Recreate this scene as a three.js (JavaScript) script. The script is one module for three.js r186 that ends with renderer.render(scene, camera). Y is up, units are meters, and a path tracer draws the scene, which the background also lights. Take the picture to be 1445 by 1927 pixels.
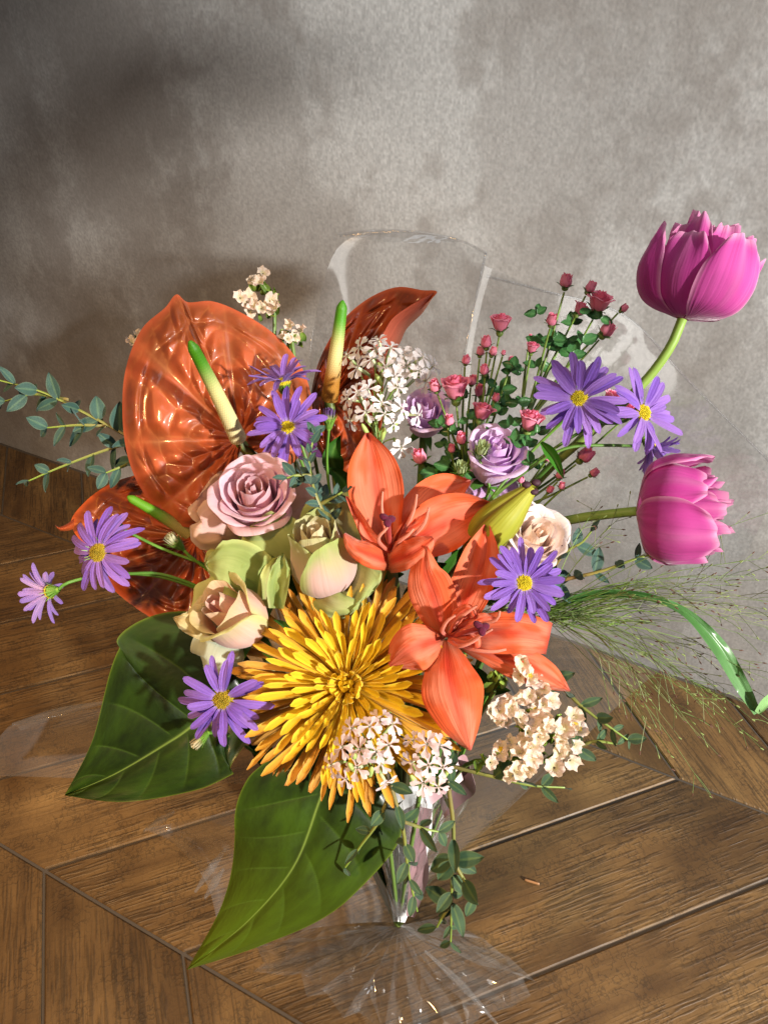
import * as THREE from 'three';
import { mergeGeometries, mergeVertices } from 'three/addons/utils/BufferGeometryUtils.js';

// ---------------------------------------------------------------- camera, light, exposure
const scene = new THREE.Scene();
const EYE = new THREE.Vector3(0, 0.75, 0), PITCH = 39.9 * Math.PI / 180, FOC = 1392;
const camera = new THREE.PerspectiveCamera(2 * Math.atan(963.5 / FOC) * 180 / Math.PI, 0.7499, 0.02, 30);
camera.position.copy(EYE); camera.rotation.x = -PITCH;
scene.add(camera);
const renderer = new THREE.WebGLRenderer({ antialias: true });
renderer.setSize(767, 1024);
renderer.toneMapping = THREE.LinearToneMapping;
renderer.toneMappingExposure = 1.1;
renderer.shadowMap.enabled = true;
scene.background = new THREE.Color(0.085, 0.083, 0.082);                  // dim light of the room all round
function aim(l, from, to) { l.position.set(...from); l.castShadow = true; scene.add(l); if (l.target) { l.target.position.set(...to); scene.add(l.target); } else l.lookAt(...to); return l; }
const beam = new THREE.SpotLight(new THREE.Color(1, 0.955, 0.89), 90, 0, 0.235, 1, 2);     // low daylight through a window, front right
beam.shadow.mapSize.set(2048, 2048); beam.shadow.radius = 4; aim(beam, [2.44, 1.72, 1.96], [0.32, 0.44, -0.44]);
const pane = new THREE.RectAreaLight(new THREE.Color(0.86, 0.93, 1), 6.5, 0.7, 1.0); aim(pane, [1.6, 1.5, -0.1], [0, 0.35, -0.45]);
const pane2 = new THREE.RectAreaLight(new THREE.Color(1, 0.97, 0.92), 3.3, 0.6, 0.5); aim(pane2, [-0.55, 1.9, 0.55], [0, 0.35, -0.5]);
const pane3 = new THREE.RectAreaLight(new THREE.Color(0.8, 0.9, 1), 1.7, 0.9, 0.7); aim(pane3, [0.15, 2.3, -0.25], [0.1, 0, -0.35]);
const warm = new THREE.SpotLight(new THREE.Color(1, 0.56, 0.2), 8, 0, 0.5, 1, 2);       // warm ceiling lamp over the left of the floor
warm.shadow.radius = 4; aim(warm, [-0.8, 1.7, 0.35], [-0.4, 0, -0.3]);

// ---------------------------------------------------------------- helpers
const V = (x, y, z) => new THREE.Vector3(x, y, z);
const RT = V(1, 0, 0), UPC = V(0, Math.cos(PITCH), -Math.sin(PITCH)), BK = V(0, Math.sin(PITCH), Math.cos(PITCH));
const P = (x, y, z) => V(EYE.x, EYE.y, EYE.z).addScaledVector(RT, (x - 722.5) / FOC * z).addScaledVector(UPC, -(y - 963.5) / FOC * z).addScaledVector(BK, -z);
const PP = (a) => a.map((p) => P(...p));
const D = (x, y, z) => V(0, 0, 0).addScaledVector(RT, x).addScaledVector(UPC, y).addScaledVector(BK, z).normalize();
const mm = (px, z) => px / FOC * z;                                   // pixels at a distance to metres
function rng(seed) { let s = (seed * 2654435761) >>> 0 || 1; return () => { s |= 0; s = s + 0x6D2B79F5 | 0; let t = Math.imul(s ^ s >>> 15, 1 | s); t = t + Math.imul(t ^ t >>> 7, 61 | t) ^ t; return ((t ^ t >>> 14) >>> 0) / 4294967296; }; }
const lerp = (a, b, t) => a + (b - a) * t, clamp = (x, a = 0, b = 1) => Math.min(b, Math.max(a, x)), sst = (a, b, x) => { x = clamp((x - a) / (b - a)); return x * x * (3 - 2 * x); };
const C = (hex) => { const c = new THREE.Color(hex); return [c.r, c.g, c.b]; };
const mix = (a, b, t) => [lerp(a[0], b[0], t), lerp(a[1], b[1], t), lerp(a[2], b[2], t)];
const mul = (a, k) => [a[0] * k, a[1] * k, a[2] * k];
const arr = (a) => (t) => { const f = clamp(t) * (a.length - 1), i = Math.min(a.length - 2, Math.floor(f)), k = f - i; const p0 = a[Math.max(0, i - 1)], p1 = a[i], p2 = a[i + 1], p3 = a[Math.min(a.length - 1, i + 2)]; return 0.5 * (2 * p1 + (p2 - p0) * k + (2 * p0 - 5 * p1 + 4 * p2 - p3) * k * k + (3 * p1 - p0 - 3 * p2 + p3) * k * k * k); };
function hash(x, y, s) { let h = Math.imul(x | 0, 374761393) + Math.imul(y | 0, 668265263) + Math.imul(s | 0, 974634777) | 0; h = Math.imul(h ^ h >>> 13, 1274126177); return ((h ^ h >>> 16) >>> 0) / 4294967296; }
function noise(x, y, s = 0, px = 0, py = 0) {                         // value noise, periodic when px, py are given
  const xi = Math.floor(x), yi = Math.floor(y), fx = x - xi, fy = y - yi, u = fx * fx * (3 - 2 * fx), v = fy * fy * (3 - 2 * fy);
  const w = (a, p) => p ? ((a % p) + p) % p : a;
  const a = hash(w(xi, px), w(yi, py), s), b = hash(w(xi + 1, px), w(yi, py), s), c = hash(w(xi, px), w(yi + 1, py), s), d = hash(w(xi + 1, px), w(yi + 1, py), s);
  return lerp(lerp(a, b, u), lerp(c, d, u), v);
}
function fbm(x, y, s, px, py, n = 4) { let a = 0, k = 0.5, t = 0; for (let i = 0; i < n; i++) { a += k * noise(x, y, s + i * 17, px, py); t += k; k *= 0.5; x *= 2; y *= 2; px *= 2; py *= 2; } return a / t; }
function tex(w, h, f, srgb) {                                         // f(u, v) -> [r, g, b] in 0..1 as stored
  const d = new Uint8Array(w * h * 4);
  for (let j = 0; j < h; j++) for (let i = 0; i < w; i++) { const c = f((i + 0.5) / w, (j + 0.5) / h), k = (j * w + i) * 4; d[k] = clamp(c[0]) * 255; d[k + 1] = clamp(c[1]) * 255; d[k + 2] = clamp(c[2]) * 255; d[k + 3] = 255; }
  const t = new THREE.DataTexture(d, w, h); t.magFilter = THREE.LinearFilter; t.minFilter = THREE.LinearMipmapLinearFilter; t.generateMipmaps = true; t.wrapS = t.wrapT = THREE.RepeatWrapping;
  if (srgb) t.colorSpace = THREE.SRGBColorSpace; t.needsUpdate = true; return t;
}
function surf(nu, nv, f, col) {                                       // a sheet: f(u in -1..1, t in 0..1) -> point
  const pos = [], uv = [], cl = [], ix = [];
  for (let j = 0; j <= nv; j++) for (let i = 0; i <= nu; i++) {
    const u = 2 * i / nu - 1, t = j / nv, p = f(u, t), c = col ? col(u, t) : [1, 1, 1];
    pos.push(p.x, p.y, p.z); uv.push(u * 0.5 + 0.5, t); cl.push(...c);
    if (i < nu && j < nv) { const a = j * (nu + 1) + i, b = a + 1, d = a + nu + 1, e = d + 1; ix.push(a, b, e, a, e, d); }
  }
  const g = new THREE.BufferGeometry();
  g.setAttribute('position', new THREE.Float32BufferAttribute(pos, 3)); g.setAttribute('uv', new THREE.Float32BufferAttribute(uv, 2)); g.setAttribute('color', new THREE.Float32BufferAttribute(cl, 3));
  g.setIndex(ix); g.computeVertexNormals(); return g;
}
function tint(g, f) { const p = g.attributes.position, a = new Float32Array(p.count * 3); for (let i = 0; i < p.count; i++) { const c = typeof f === 'function' ? f(p.getX(i), p.getY(i), p.getZ(i)) : f; a.set(c, i * 3); } g.setAttribute('color', new THREE.BufferAttribute(a, 3)); return g; }
const curve = (pts) => new THREE.CatmullRomCurve3(pts.length > 1 ? pts : [pts[0], pts[0]], false, 'centripetal');
function tube(pts, r, n = 14, m = 7, col = [1, 1, 1]) {               // a tapered stem with closed ends
  const c = curve(pts), fr = c.computeFrenetFrames(n, false), rf = typeof r === 'function' ? r : Array.isArray(r) ? arr(r) : () => r;
  const g = surf(m, n + 2, (u, t) => { const j = clamp(Math.round(t * (n + 2)) - 1, 0, n), end = t === 0 || t === 1, p = c.getPointAt(j / n), a = u * Math.PI, q = end ? 0 : Math.max(1e-5, rf(j / n)); return p.addScaledVector(fr.normals[j], Math.cos(a) * q).addScaledVector(fr.binormals[j], Math.sin(a) * q); }, (u, t) => typeof col === 'function' ? col(t, u) : col);
  return g;
}
const merge = (a) => mergeGeometries(a.map((g) => { const q = g.index ? g.toNonIndexed() : g; for (const k of Object.keys(q.attributes)) if (!['position', 'normal', 'uv', 'color'].includes(k)) q.deleteAttribute(k); return q; }));
function frame(pos, axis, roll = 0, s = 1) {                          // matrix whose y axis is the given direction
  const q = new THREE.Quaternion().setFromUnitVectors(V(0, 1, 0), axis.clone().normalize());
  const q2 = new THREE.Quaternion().setFromAxisAngle(V(0, 1, 0), roll);
  return new THREE.Matrix4().compose(pos, q.multiply(q2), V(s, s, s));
}
const used = {};
function numbered(n) { const k = used[n] = (used[n] ?? -1) + 1; return k ? n + '_' + String(k).padStart(3, '0') : n; }
function thing(name, label, category, B, group) { const o = new THREE.Group(); o.name = numbered(name); o.position.copy(B); scene.add(o); o.userData = { label, category }; if (group) o.userData.group = group; return o; }
function mesh(name, g, m) { const o = new THREE.Mesh(g, m); o.name = name; o.castShadow = o.receiveShadow = true; return o; }
function part(t, name, g, m, label) {                                 // geometry given in world coordinates
  g.translate(-t.position.x, -t.position.y, -t.position.z); const o = mesh(name, g, m); t.add(o); if (label) o.userData.label = label; return o;
}
function partM(t, name, g, m, M, label) {                             // shared geometry placed by a world matrix
  const o = mesh(name, g, m); M.clone().decompose(o.position, o.quaternion, o.scale); o.position.sub(t.position); t.add(o); if (label) o.userData.label = label; return o;
}
function sub(p, name, g, m) { const o = mesh(name, g, m); p.add(o); return o; }
const structure = (o, name) => { o.name = name; o.userData.kind = 'structure'; scene.add(o); return o; };

// ---------------------------------------------------------------- materials
const streak = tex(256, 256, (u, v) => { const a = fbm(u * 24, v * 2, 3, 24, 2, 4), b = fbm(u * 6, v * 6, 9, 6, 6, 3), k = 0.87 + 0.12 * a + 0.1 * (b - 0.4); return [k, k, k]; });
const streakBump = tex(256, 256, (u, v) => { const k = fbm(u * 34, v * 2, 5, 34, 2, 3) * 0.8 + fbm(u * 8, v * 8, 2, 8, 8, 3) * 0.4; return [k, k, k]; });
const cellBump = tex(256, 256, (u, v) => { const k = fbm(u * 60, v * 60, 7, 60, 60, 3); return [k, k, k]; });
const PM = (o = {}) => new THREE.MeshPhysicalMaterial({ vertexColors: true, side: THREE.DoubleSide, roughness: o.rough ?? 0.62, transmission: o.trans ?? 0, map: o.map === null ? null : streak, bumpMap: o.bump === null ? null : streakBump, bumpScale: o.bs ?? 0.0004, sheen: o.sheen ?? 0.25, sheenRoughness: 0.5, sheenColor: new THREE.Color(1, 1, 1), specularIntensity: o.spec ?? 0.5, clearcoat: o.coat ?? 0, clearcoatRoughness: o.coatR ?? 0.1 });
const M = {
  petal: PM({ rough: 0.95, trans: 0.3, sheen: 0.15 }), lily: PM({ rough: 0.9, trans: 0.25, sheen: 0.35, bs: 0.0006 }), tulip: PM({ rough: 0.9, trans: 0.28, sheen: 0.5 }),
  rose: PM({ rough: 0.95, trans: 0.34, sheen: 0.3, map: streak, bs: 0.0003 }), mum: PM({ rough: 0.8, trans: 0.2, sheen: 0.2, bs: 0.0003 }),
  spathe: new THREE.MeshPhysicalMaterial({ vertexColors: true, side: THREE.DoubleSide, roughness: 0.5, clearcoat: 0.75, clearcoatRoughness: 0.12, bumpMap: cellBump, bumpScale: 0.00015 }),
  spadix: new THREE.MeshPhysicalMaterial({ vertexColors: true, roughness: 0.5 }),
  leaf: new THREE.MeshPhysicalMaterial({ vertexColors: true, side: THREE.DoubleSide, roughness: 0.55, specularIntensity: 0.45, clearcoat: 0.22, clearcoatRoughness: 0.22, map: streak, bumpMap: cellBump, bumpScale: 0.0002 }),
  euc: new THREE.MeshPhysicalMaterial({ vertexColors: true, side: THREE.DoubleSide, roughness: 0.6, sheen: 0.35, sheenColor: new THREE.Color(0.7, 0.85, 0.9), map: streak, bumpMap: cellBump, bumpScale: 0.0002 }),
  stem: new THREE.MeshPhysicalMaterial({ vertexColors: true, side: THREE.DoubleSide, roughness: 0.5, map: streak }),
  disc: new THREE.MeshStandardMaterial({ vertexColors: true, roughness: 0.7 }),
  paper: PM({ rough: 0.95, trans: 0.35, bs: 0.0006 }),
  film: new THREE.MeshPhysicalMaterial({ color: new THREE.Color(0.9, 0.905, 0.91), side: THREE.DoubleSide, roughness: 0.07, transmission: 0.955, thickness: 0, ior: 1.75 }),
  ribbon: new THREE.MeshPhysicalMaterial({ color: new THREE.Color(0.36, 0.2, 0.22), side: THREE.DoubleSide, roughness: 0.32, sheen: 0.6, sheenColor: new THREE.Color(1, 0.85, 0.85), anisotropy: 0.4 }),
  whitePaper: new THREE.MeshStandardMaterial({ color: new THREE.Color(0.82, 0.82, 0.82), side: THREE.DoubleSide, roughness: 0.8 }),
};

// ---------------------------------------------------------------- the setting: wall and chevron floor
const W1 = V(0.46063, 0, -0.52973), UW = V(-0.89827, 0, -0.43944), VW = V(0.43944, 0, -0.89827);   // along the wall, away through it
const at = (u, v, y = 0) => V(0, y, 0).add(W1).addScaledVector(UW, u).addScaledVector(VW, v);
{
  const map = tex(2048, 2048, (u, v) => {                             // trowelled, mottled plaster: pale cool patches over warm grey, fine grain
    const big = fbm(u * 4, v * 4, 11, 4, 4, 3), edge = noise(u * 90, v * 70, 19, 90, 70) * 0.16 + noise(u * 220, v * 200, 23, 220, 200) * 0.1, cloud = sst(0.5, 0.78, fbm(u * 11, v * 7, 51, 11, 7, 3) + edge - 0.05), brush = sst(0.52, 0.8, fbm(u * 22, v * 8, 31, 22, 8, 3) + edge - 0.05), fine = noise(u * 640, v * 640, 71, 640, 640) * 0.6 + noise(u * 1000, v * 330, 77, 1000, 330) * 0.4;
    const k = clamp(0.55 * cloud + 0.5 * brush * (0.4 + big)), b = 0.9 + 0.2 * (big - 0.5) + (0.13 + 0.1 * k) * (fine - 0.5) * 0.9, c = mix([0.635, 0.618, 0.602], [0.765, 0.763, 0.755], k); return mul(c, b);
  }, true);
  const bump = cellBump.clone(); bump.repeat.set(9, 9); bump.needsUpdate = true;
  const mat = new THREE.MeshStandardMaterial({ map, bumpMap: bump, bumpScale: 0.00014, roughness: 0.75 });
  const g = new THREE.BoxGeometry(4.2, 1.9, 0.04); const p = g.attributes.position, uv = g.attributes.uv;
  for (let i = 0; i < p.count; i++) uv.setXY(i, p.getX(i) / 1.3 + 0.2, p.getY(i) / 1.3 + 0.13);
  const w = mesh('wall', g, mat); w.position.copy(at(0.5, 0.0225, 0.947)); w.rotation.y = Math.atan2(UW.z, -UW.x); structure(w, 'wall');
}
{
  const W = 2048, H = 1024, LX = 0.62, LY = 0.31;                    // wood-look tile, metres a repeat
  const wood = (u, v) => {
    const wob = fbm(u * 5, v * 5, 3, 5, 5, 2), ring = fbm(u * 4, v * 26, 13, 4, 26, 4), blot = fbm(u * 9, v * 7, 47, 9, 7, 4);
    const area = sst(0.35, 0.62, noise(u * 7, v * 5, 61, 7, 5) * 0.7 + blot * 0.4);                                    // where ridges show
    const line = noise(u * 22, v * 190 + wob * 2, 23, 22, 0) * 0.6 + noise(u * 60, v * 330 + wob * 3, 29, 60, 0) * 0.4;
    const sq = fbm(u * 150 + 3 * wob, v * 62, 37, 0, 0, 3), crack = (1 - sst(0.0, 0.1, Math.abs(sq - 0.5))) * (0.35 + 0.65 * sst(0.35, 0.6, noise(u * 26, v * 17, 41, 26, 17)));
    return { ring, line, crack, blot, area };
  };
  const map = tex(W, H, (u, v) => {
    const w = wood(u, v), k = clamp(0.15 + 0.38 * w.ring + 0.85 * (w.blot - 0.35));
    let c = mix([0.27, 0.19, 0.1], [0.58, 0.455, 0.27], k); c = mul(c, 1 - 0.24 * sst(0.42, 0.78, w.line) * (0.35 + 0.65 * w.area)); return mul(c, 1 - 0.2 * w.crack);
  }, true);
  const bump = tex(W, H, (u, v) => { const w = wood(u, v), b = 0.8 - 0.55 * sst(0.4, 0.75, w.line) * (0.2 + 0.8 * w.area) - 0.14 * w.crack; return [b, b, b]; });
  const rough = tex(512, 256, (u, v) => { const k = 0.4 + 0.2 * fbm(u * 9, v * 7, 47, 9, 7, 3); return [k, k, k]; });
  const tones = [1, 0.86, 1.12].map((k) => new THREE.MeshStandardMaterial({ color: new THREE.Color(k, k * 0.98, k * 0.95), map, bumpMap: bump, bumpScale: 0.00055, roughness: 1, roughnessMap: rough }));
  const grout = new THREE.MeshStandardMaterial({ color: new THREE.Color(0.075, 0.06, 0.045), roughness: 0.8, bumpMap: cellBump, bumpScale: 0.001 });
  const floor = new THREE.Group(); structure(floor, 'floor');
  const base = surf(2, 2, (u, t) => at(0.6 + u * 2.1, -0.85 + (t - 0.5) * 1.75, -0.0022)); const bm = mesh('grout', base, grout); floor.add(bm);
  const R = rng(5), gap = 0.003, S2 = Math.SQRT1_2;
  function plank(c) {                                                // c: four corners (u, v), chamfered top
    const ctr = [0, 1].map((k) => c.reduce((a, q) => a + q[k], 0) / 4), inset = (d) => c.map((q, i) => {   // shrink by d along both edge directions
      const a = c[(i + 1) % 4], b = c[(i + 3) % 4], n = (p, o) => { const l = Math.hypot(p[0] - o[0], p[1] - o[1]); return [(p[0] - o[0]) / l, (p[1] - o[1]) / l]; }, e = n(a, q), f = n(b, q), s = Math.abs(e[0] * f[1] - e[1] * f[0]);
      return [q[0] + (e[0] + f[0]) * d / s, q[1] + (e[1] + f[1]) * d / s];
    });
    const rings = [[gap * 0.5, -0.006], [gap * 0.5, -0.0012], [gap * 0.5 + 0.0012, 0]], pos = [], uv = [], ix = [], dir = c[1][0] - c[0][0], dl = Math.hypot(dir, c[1][1] - c[0][1]), ex = [(c[1][0] - c[0][0]) / dl, (c[1][1] - c[0][1]) / dl], o = [R(), R()];
    for (const [d, y] of rings) for (const q of inset(d)) { const p = at(q[0], q[1], y); pos.push(p.x, p.y, p.z); const a = (q[0] - ctr[0]) * ex[0] + (q[1] - ctr[1]) * ex[1], b = -(q[0] - ctr[0]) * ex[1] + (q[1] - ctr[1]) * ex[0]; uv.push(a / LX + o[0], b / LY + o[1]); }
    const nrm = (i, j, k) => ix.push(i, j, k);
    const area = (c[1][0] - c[0][0]) * (c[2][1] - c[0][1]) - (c[1][1] - c[0][1]) * (c[2][0] - c[0][0]);
    const tri = (i, j, k) => area > 0 ? nrm(i, j, k) : nrm(i, k, j);
    for (let r = 0; r < 2; r++) for (let i = 0; i < 4; i++) { const a = r * 4 + i, b = r * 4 + (i + 1) % 4; tri(a, b, b + 4); tri(a, b + 4, a + 4); }
    tri(8, 9, 10); tri(8, 10, 11);
    let g = new THREE.BufferGeometry(); g.setAttribute('position', new THREE.Float32BufferAttribute(pos, 3)); g.setAttribute('uv', new THREE.Float32BufferAttribute(uv, 2)); g.setIndex(ix); g = g.toNonIndexed(); g.computeVertexNormals();
    floor.add(mesh(numbered('plank'), g, tones[Math.floor(R() * 3)]));
  }
  const st = 0.172, VB = [-1.288, -0.906, -0.524, -0.142, -0.0015];
  for (let col = 0; col < 4; col++) {
    const v0 = VB[col], v1 = VB[col + 1], dv = v1 - v0, sg = col % 2 ? 1 : -1;                     // chevron: the direction turns in every column
    for (let k = -9; k < 13; k++) {
      const u1 = (col === 3 ? 0.081 : col === 2 ? 0.291 : col === 1 ? 0.291 : 0.291) + k * st;
      const a = col === 2 ? u1 : col === 1 ? u1 - dv : col === 3 ? u1 : u1 - 0.382 + 0.382, s = col === 2 ? -1 : col === 0 ? -1 : 1;
      if (a < -1.4 || a > 2.4) continue;
      plank([[a, v0], [a + s * dv, v1], [a + s * dv + st, v1], [a + st, v0]]);
    }
  }
}
const T0 = P(750, 1738, 0.668);                                       // where the stems are tied
{ // a leafy branch by the window, outside the frame, that dapples the light on the left of the wall
  const t = thing('leafy_branch', 'leafy branch by the window that dapples the light on the wall', 'branch', V(1.0, 1.6, 0.2)), R = rng(41), gs = [];
  part(t, 'stem', tube([V(1.0, 1.6, 0.2), V(0.8, 1.28, 0.14), V(0.64, 1.02, 0.1), V(0.52, 0.84, 0.1)], [0.012, 0.008, 0.004], 14, 7, C('#5a4630')), M.stem);
  for (let k = 0; k < 62; k++) { const f = Math.pow(R(), 0.45), p = V(lerp(0.78, 0.55, f) + (R() - 0.5) * 0.1, lerp(1.12, 0.84, R()) - (k % 3 === 0 ? 0.09 * f : 0), 0.1 + (R() - 0.5) * 0.16), L = 0.03 + 0.05 * R(); gs.push(surf(4, 6, (u, s) => V(u * L * 0.3 * Math.sin(Math.PI * (0.06 + 0.94 * s)), L * s, 0.1 * L * u * u)).applyMatrix4(frame(p, V(R() - 0.7, R() - 0.7, (R() - 0.5) * 0.8), R() * 6))); }
  part(t, 'foliage', tint(merge(gs), C('#2f5a20')), M.leaf);
}
// ---------------------------------------------------------------- anthuriums
function spathe(outline, base, zf, o) {                               // outline px points starting at the tip; quilted relief
  const cv = new THREE.CatmullRomCurve3(outline.map((p) => V(p[0], p[1], 0)), true, 'centripetal'), nu = o.nu ?? 300, nv = 90, ns = o.sectors ?? 18;
  const R = rng(o.seed ?? 1), ph = Array.from({ length: ns + 2 }, () => R());
  const cells = (x, y) => {                                           // distance to the border between irregular pillows
    let f1 = 9, f2 = 9; const xi = Math.floor(x), yi = Math.floor(y);
    for (let i = -1; i <= 1; i++) for (let j = -1; j <= 1; j++) { const cx = xi + i, cy = yi + j, w = ((cx % ns) + ns) % ns, dx = cx + 0.2 + 0.6 * hash(w, cy, o.seed) - x, dy = cy + 0.2 + 0.6 * hash(w, cy, o.seed + 9) - y, d = Math.hypot(dx, dy); if (d < f1) { f2 = f1; f1 = d; } else if (d < f2) f2 = d; }
    return f2 - f1;
  };
  const hgt = (a, s) => {                                             // a: 0..1 round the outline, s: 0 centre .. 1 rim
    const x = a * ns + 0.5 * s * s * Math.sin(a * 6.283 * 2), b = cells(x, s * (o.rows ?? 5.4) + 0.3 * Math.sin(x * 2.1)), pil = Math.pow(sst(-0.12, 0.85, b), 0.8);
    const q = a * ns * 0.5, f = Math.abs(q - Math.round(q)), main = sst(0, 0.3, f), ring = 1 - Math.exp(-Math.pow((s - 0.83 - 0.02 * Math.sin(x)) / 0.02, 2)) * 0.7;
    const mid = Math.min(a, 1 - a) * 26, rib = sst(0, 1, mid);
    return [(0.62 * pil * main + 0.38 * main) * ring * rib * sst(0.02, 0.3, s) * (1 - 0.85 * sst(0.86, 1, s)), clamp(Math.max(1 - b * 7, 1 - f * 22, 0))];
  };
  const pt = (u, t) => { const a = u * 0.5 + 0.5, e = cv.getPoint(a % 1), s = t; return [lerp(base[0], e.x, s), lerp(base[1], e.y, s), a, s]; };
  return surf(nu, nv, (u, t) => { const [x, y, a, s] = pt(u, t), h = hgt(a, s)[0] * (o.amp ?? 0.0045); return P(x, y, zf(x, y, s, a) - h); }, (u, t) => {
    const [x, y, a, s] = pt(u, t), [h, v] = hgt(a, s), w = fbm(x * 0.03, y * 0.03, 4, 0, 0, 3);
    let c = mix(o.c1, o.c2, clamp(sst(0.3, 0.75, w) * 0.8 + (1 - h) * 0.25)); c = mix(c, o.cv, 0.3 * sst(0.6, 0.98, v) * sst(0.05, 0.2, s)); return mix(c, o.rim ?? o.c1, sst(0.94, 1, s) * 0.7);
  });
}
function spadix(a, b, r, z0, z1, cols) {                               // base px -> tip px, a cone set with small bumps
  const A = P(...a, z0), B = P(...b, z1), mid = A.clone().lerp(B, 0.5).add(D(0.15, 0.25, 0.9).multiplyScalar(0.004)), c = curve([A, mid, B]), n = 90, fr = c.computeFrenetFrames(n, false);
  return surf(40, n, (u, t) => { const j = Math.round(t * n), p = c.getPointAt(t), an = u * Math.PI, rr = r * (1 - 0.42 * t) * Math.sqrt(clamp((1.001 - t) * 14)) * (1 + 0.1 * Math.abs(Math.sin(an * 10 + (Math.floor(t * 45) % 2) * 1.57) * Math.sin(t * 45 * Math.PI))); return p.addScaledVector(fr.normals[j], Math.cos(an) * rr).addScaledVector(fr.binormals[j], Math.sin(an) * rr); }, (u, t) => mul(cols(t), 1.05 - 0.3 * (1 - Math.abs(Math.sin(u * Math.PI * 10 + (Math.floor(t * 45) % 2) * 1.57) * Math.sin(t * 45 * Math.PI)))));
}
const sx = (t) => t < 0.45 ? mix(C('#e8d9a8'), C('#d9cf8c'), t / 0.45) : mix(C('#d9cf8c'), C('#4f9a12'), sst(0.5, 0.85, t));
{
  const t = thing('anthurium', 'large glossy orange anthurium facing front with cream and green spadix, left of the white florets', 'anthurium', T0);
  const zf = (x, y, s) => 0.528 + (x - 400) * 0.00003 - (y - 780) * 0.00003 + 0.018 * Math.pow(s, 3) - 0.012 * Math.pow(1 - s, 2) * -1;
  part(t, 'spathe', spathe([[333, 554], [352, 568], [400, 567], [470, 597], [532, 643], [572, 700], [588, 770], [575, 840], [535, 880], [480, 850], [455, 850], [440, 930], [395, 984], [345, 991], [300, 962], [263, 915], [240, 855], [231, 780], [237, 695], [268, 618], [312, 578]], [449, 828], zf, { c1: C('#ac5028'), c2: C('#823e18'), cv: C('#b4703a'), rim: C('#b25230'), seed: 3, amp: 0.0082 }), M.spathe);
  part(t, 'spadix', spadix([449, 826], [357, 641], mm(15.5, 0.515), 0.522, 0.455, sx), M.spadix);
  part(t, 'stem', tube([P(452, 832, 0.532), P(490, 880, 0.545), P(600, 1150, 0.6), T0.clone()], 0.0042, 20, 8, C('#6a7a34')), M.stem);
}
{
  const t = thing('anthurium', 'dark orange anthurium lying low at the left edge, behind the purple asters', 'anthurium', T0);
  const zf = (x, y, s) => 0.555 + (y - 1020) * -0.00022 + 0.012 * s * s;
  part(t, 'spathe', spathe([[134, 984], [160, 945], [200, 915], [245, 897], [300, 890], [360, 925], [410, 985], [430, 1060], [410, 1130], [370, 1172], [320, 1178], [268, 1152], [215, 1110], [195, 1080], [165, 1035]], [372, 1012], zf, { c1: C('#aa4a1c'), c2: C('#7c360e'), cv: C('#d88a3a'), rim: C('#c8561c'), seed: 8, amp: 0.008, rows: 4.6, sectors: 16 }), M.spathe);
  part(t, 'spathe_tip', surf(6, 12, (u, s) => { const f = arr([140, 128, 113, 104])(s), y = arr([985, 992, 995, 988])(s); return P(f, y + u * 10 * (1 - s * 0.95), 0.563 + 0.004 * u * u); }, () => C('#a8481c')), M.spathe);
  part(t, 'spadix', spadix([356, 1004], [240, 934], mm(12, 0.54), 0.545, 0.523, (s) => mix(C('#b9a860'), C('#5f9a1c'), sst(0.2, 0.6, s))), M.spadix);
  part(t, 'stem', tube([P(372, 1012, 0.558), P(470, 1180, 0.59), P(620, 1450, 0.62), T0.clone()], 0.004, 18, 8, C('#6a7a34')), M.stem);
}
{
  const t = thing('anthurium', 'orange anthurium with folded rim and pointed tip, rearmost, behind the white florets', 'anthurium', T0);
  const zf = (x, y, s, a) => 0.575 - (x - 680) * 0.00012 + 0.01 * s * s - 0.00025 * Math.max(0, x - 700) * sst(0.6, 1, s);
  part(t, 'spathe', spathe([[822, 549], [795, 546], [750, 540], [705, 555], [655, 592], [615, 648], [594, 700], [584, 770], [600, 850], [640, 900], [690, 870], [718, 800], [722, 720], [738, 650], [770, 598]], [620, 752], zf, { c1: C('#a84214'), c2: C('#803408'), cv: C('#c8641c'), rim: C('#d8683c'), seed: 12, amp: 0.006, rows: 5, sectors: 18 }), M.spathe);
  part(t, 'folded_rim', surf(8, 26, (u, s) => { const x = arr([822, 790, 757, 740, 716, 690])(s), y = arr([549, 578, 606, 636, 668, 700])(s), w = arr([1, 13, 17, 19, 16, 3])(s), q = u * w; return P(x - 4 + q * 0.75, y + 2 + q * 0.6, 0.553 - (x - 680) * 0.0001 + 0.006 * (u + 1) * (u + 1) * 0.5); }, (u, s) => mix(C('#e0745a'), C('#efa585'), sst(-0.2, 1, u) * (1 - s) * 0.9)), M.lily, 'pink underside of the folded rim');
  part(t, 'spadix', spadix([620, 752], [645, 565], mm(15.5, 0.55), 0.566, 0.528, (s) => mix(C('#b27a2a'), sx(s), sst(0.2, 0.5, s))), M.spadix);
  part(t, 'stem', tube([P(620, 756, 0.578), P(640, 950, 0.6), P(700, 1300, 0.63), T0.clone()], 0.004, 18, 8, C('#6a7a34')), M.stem);
}

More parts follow.
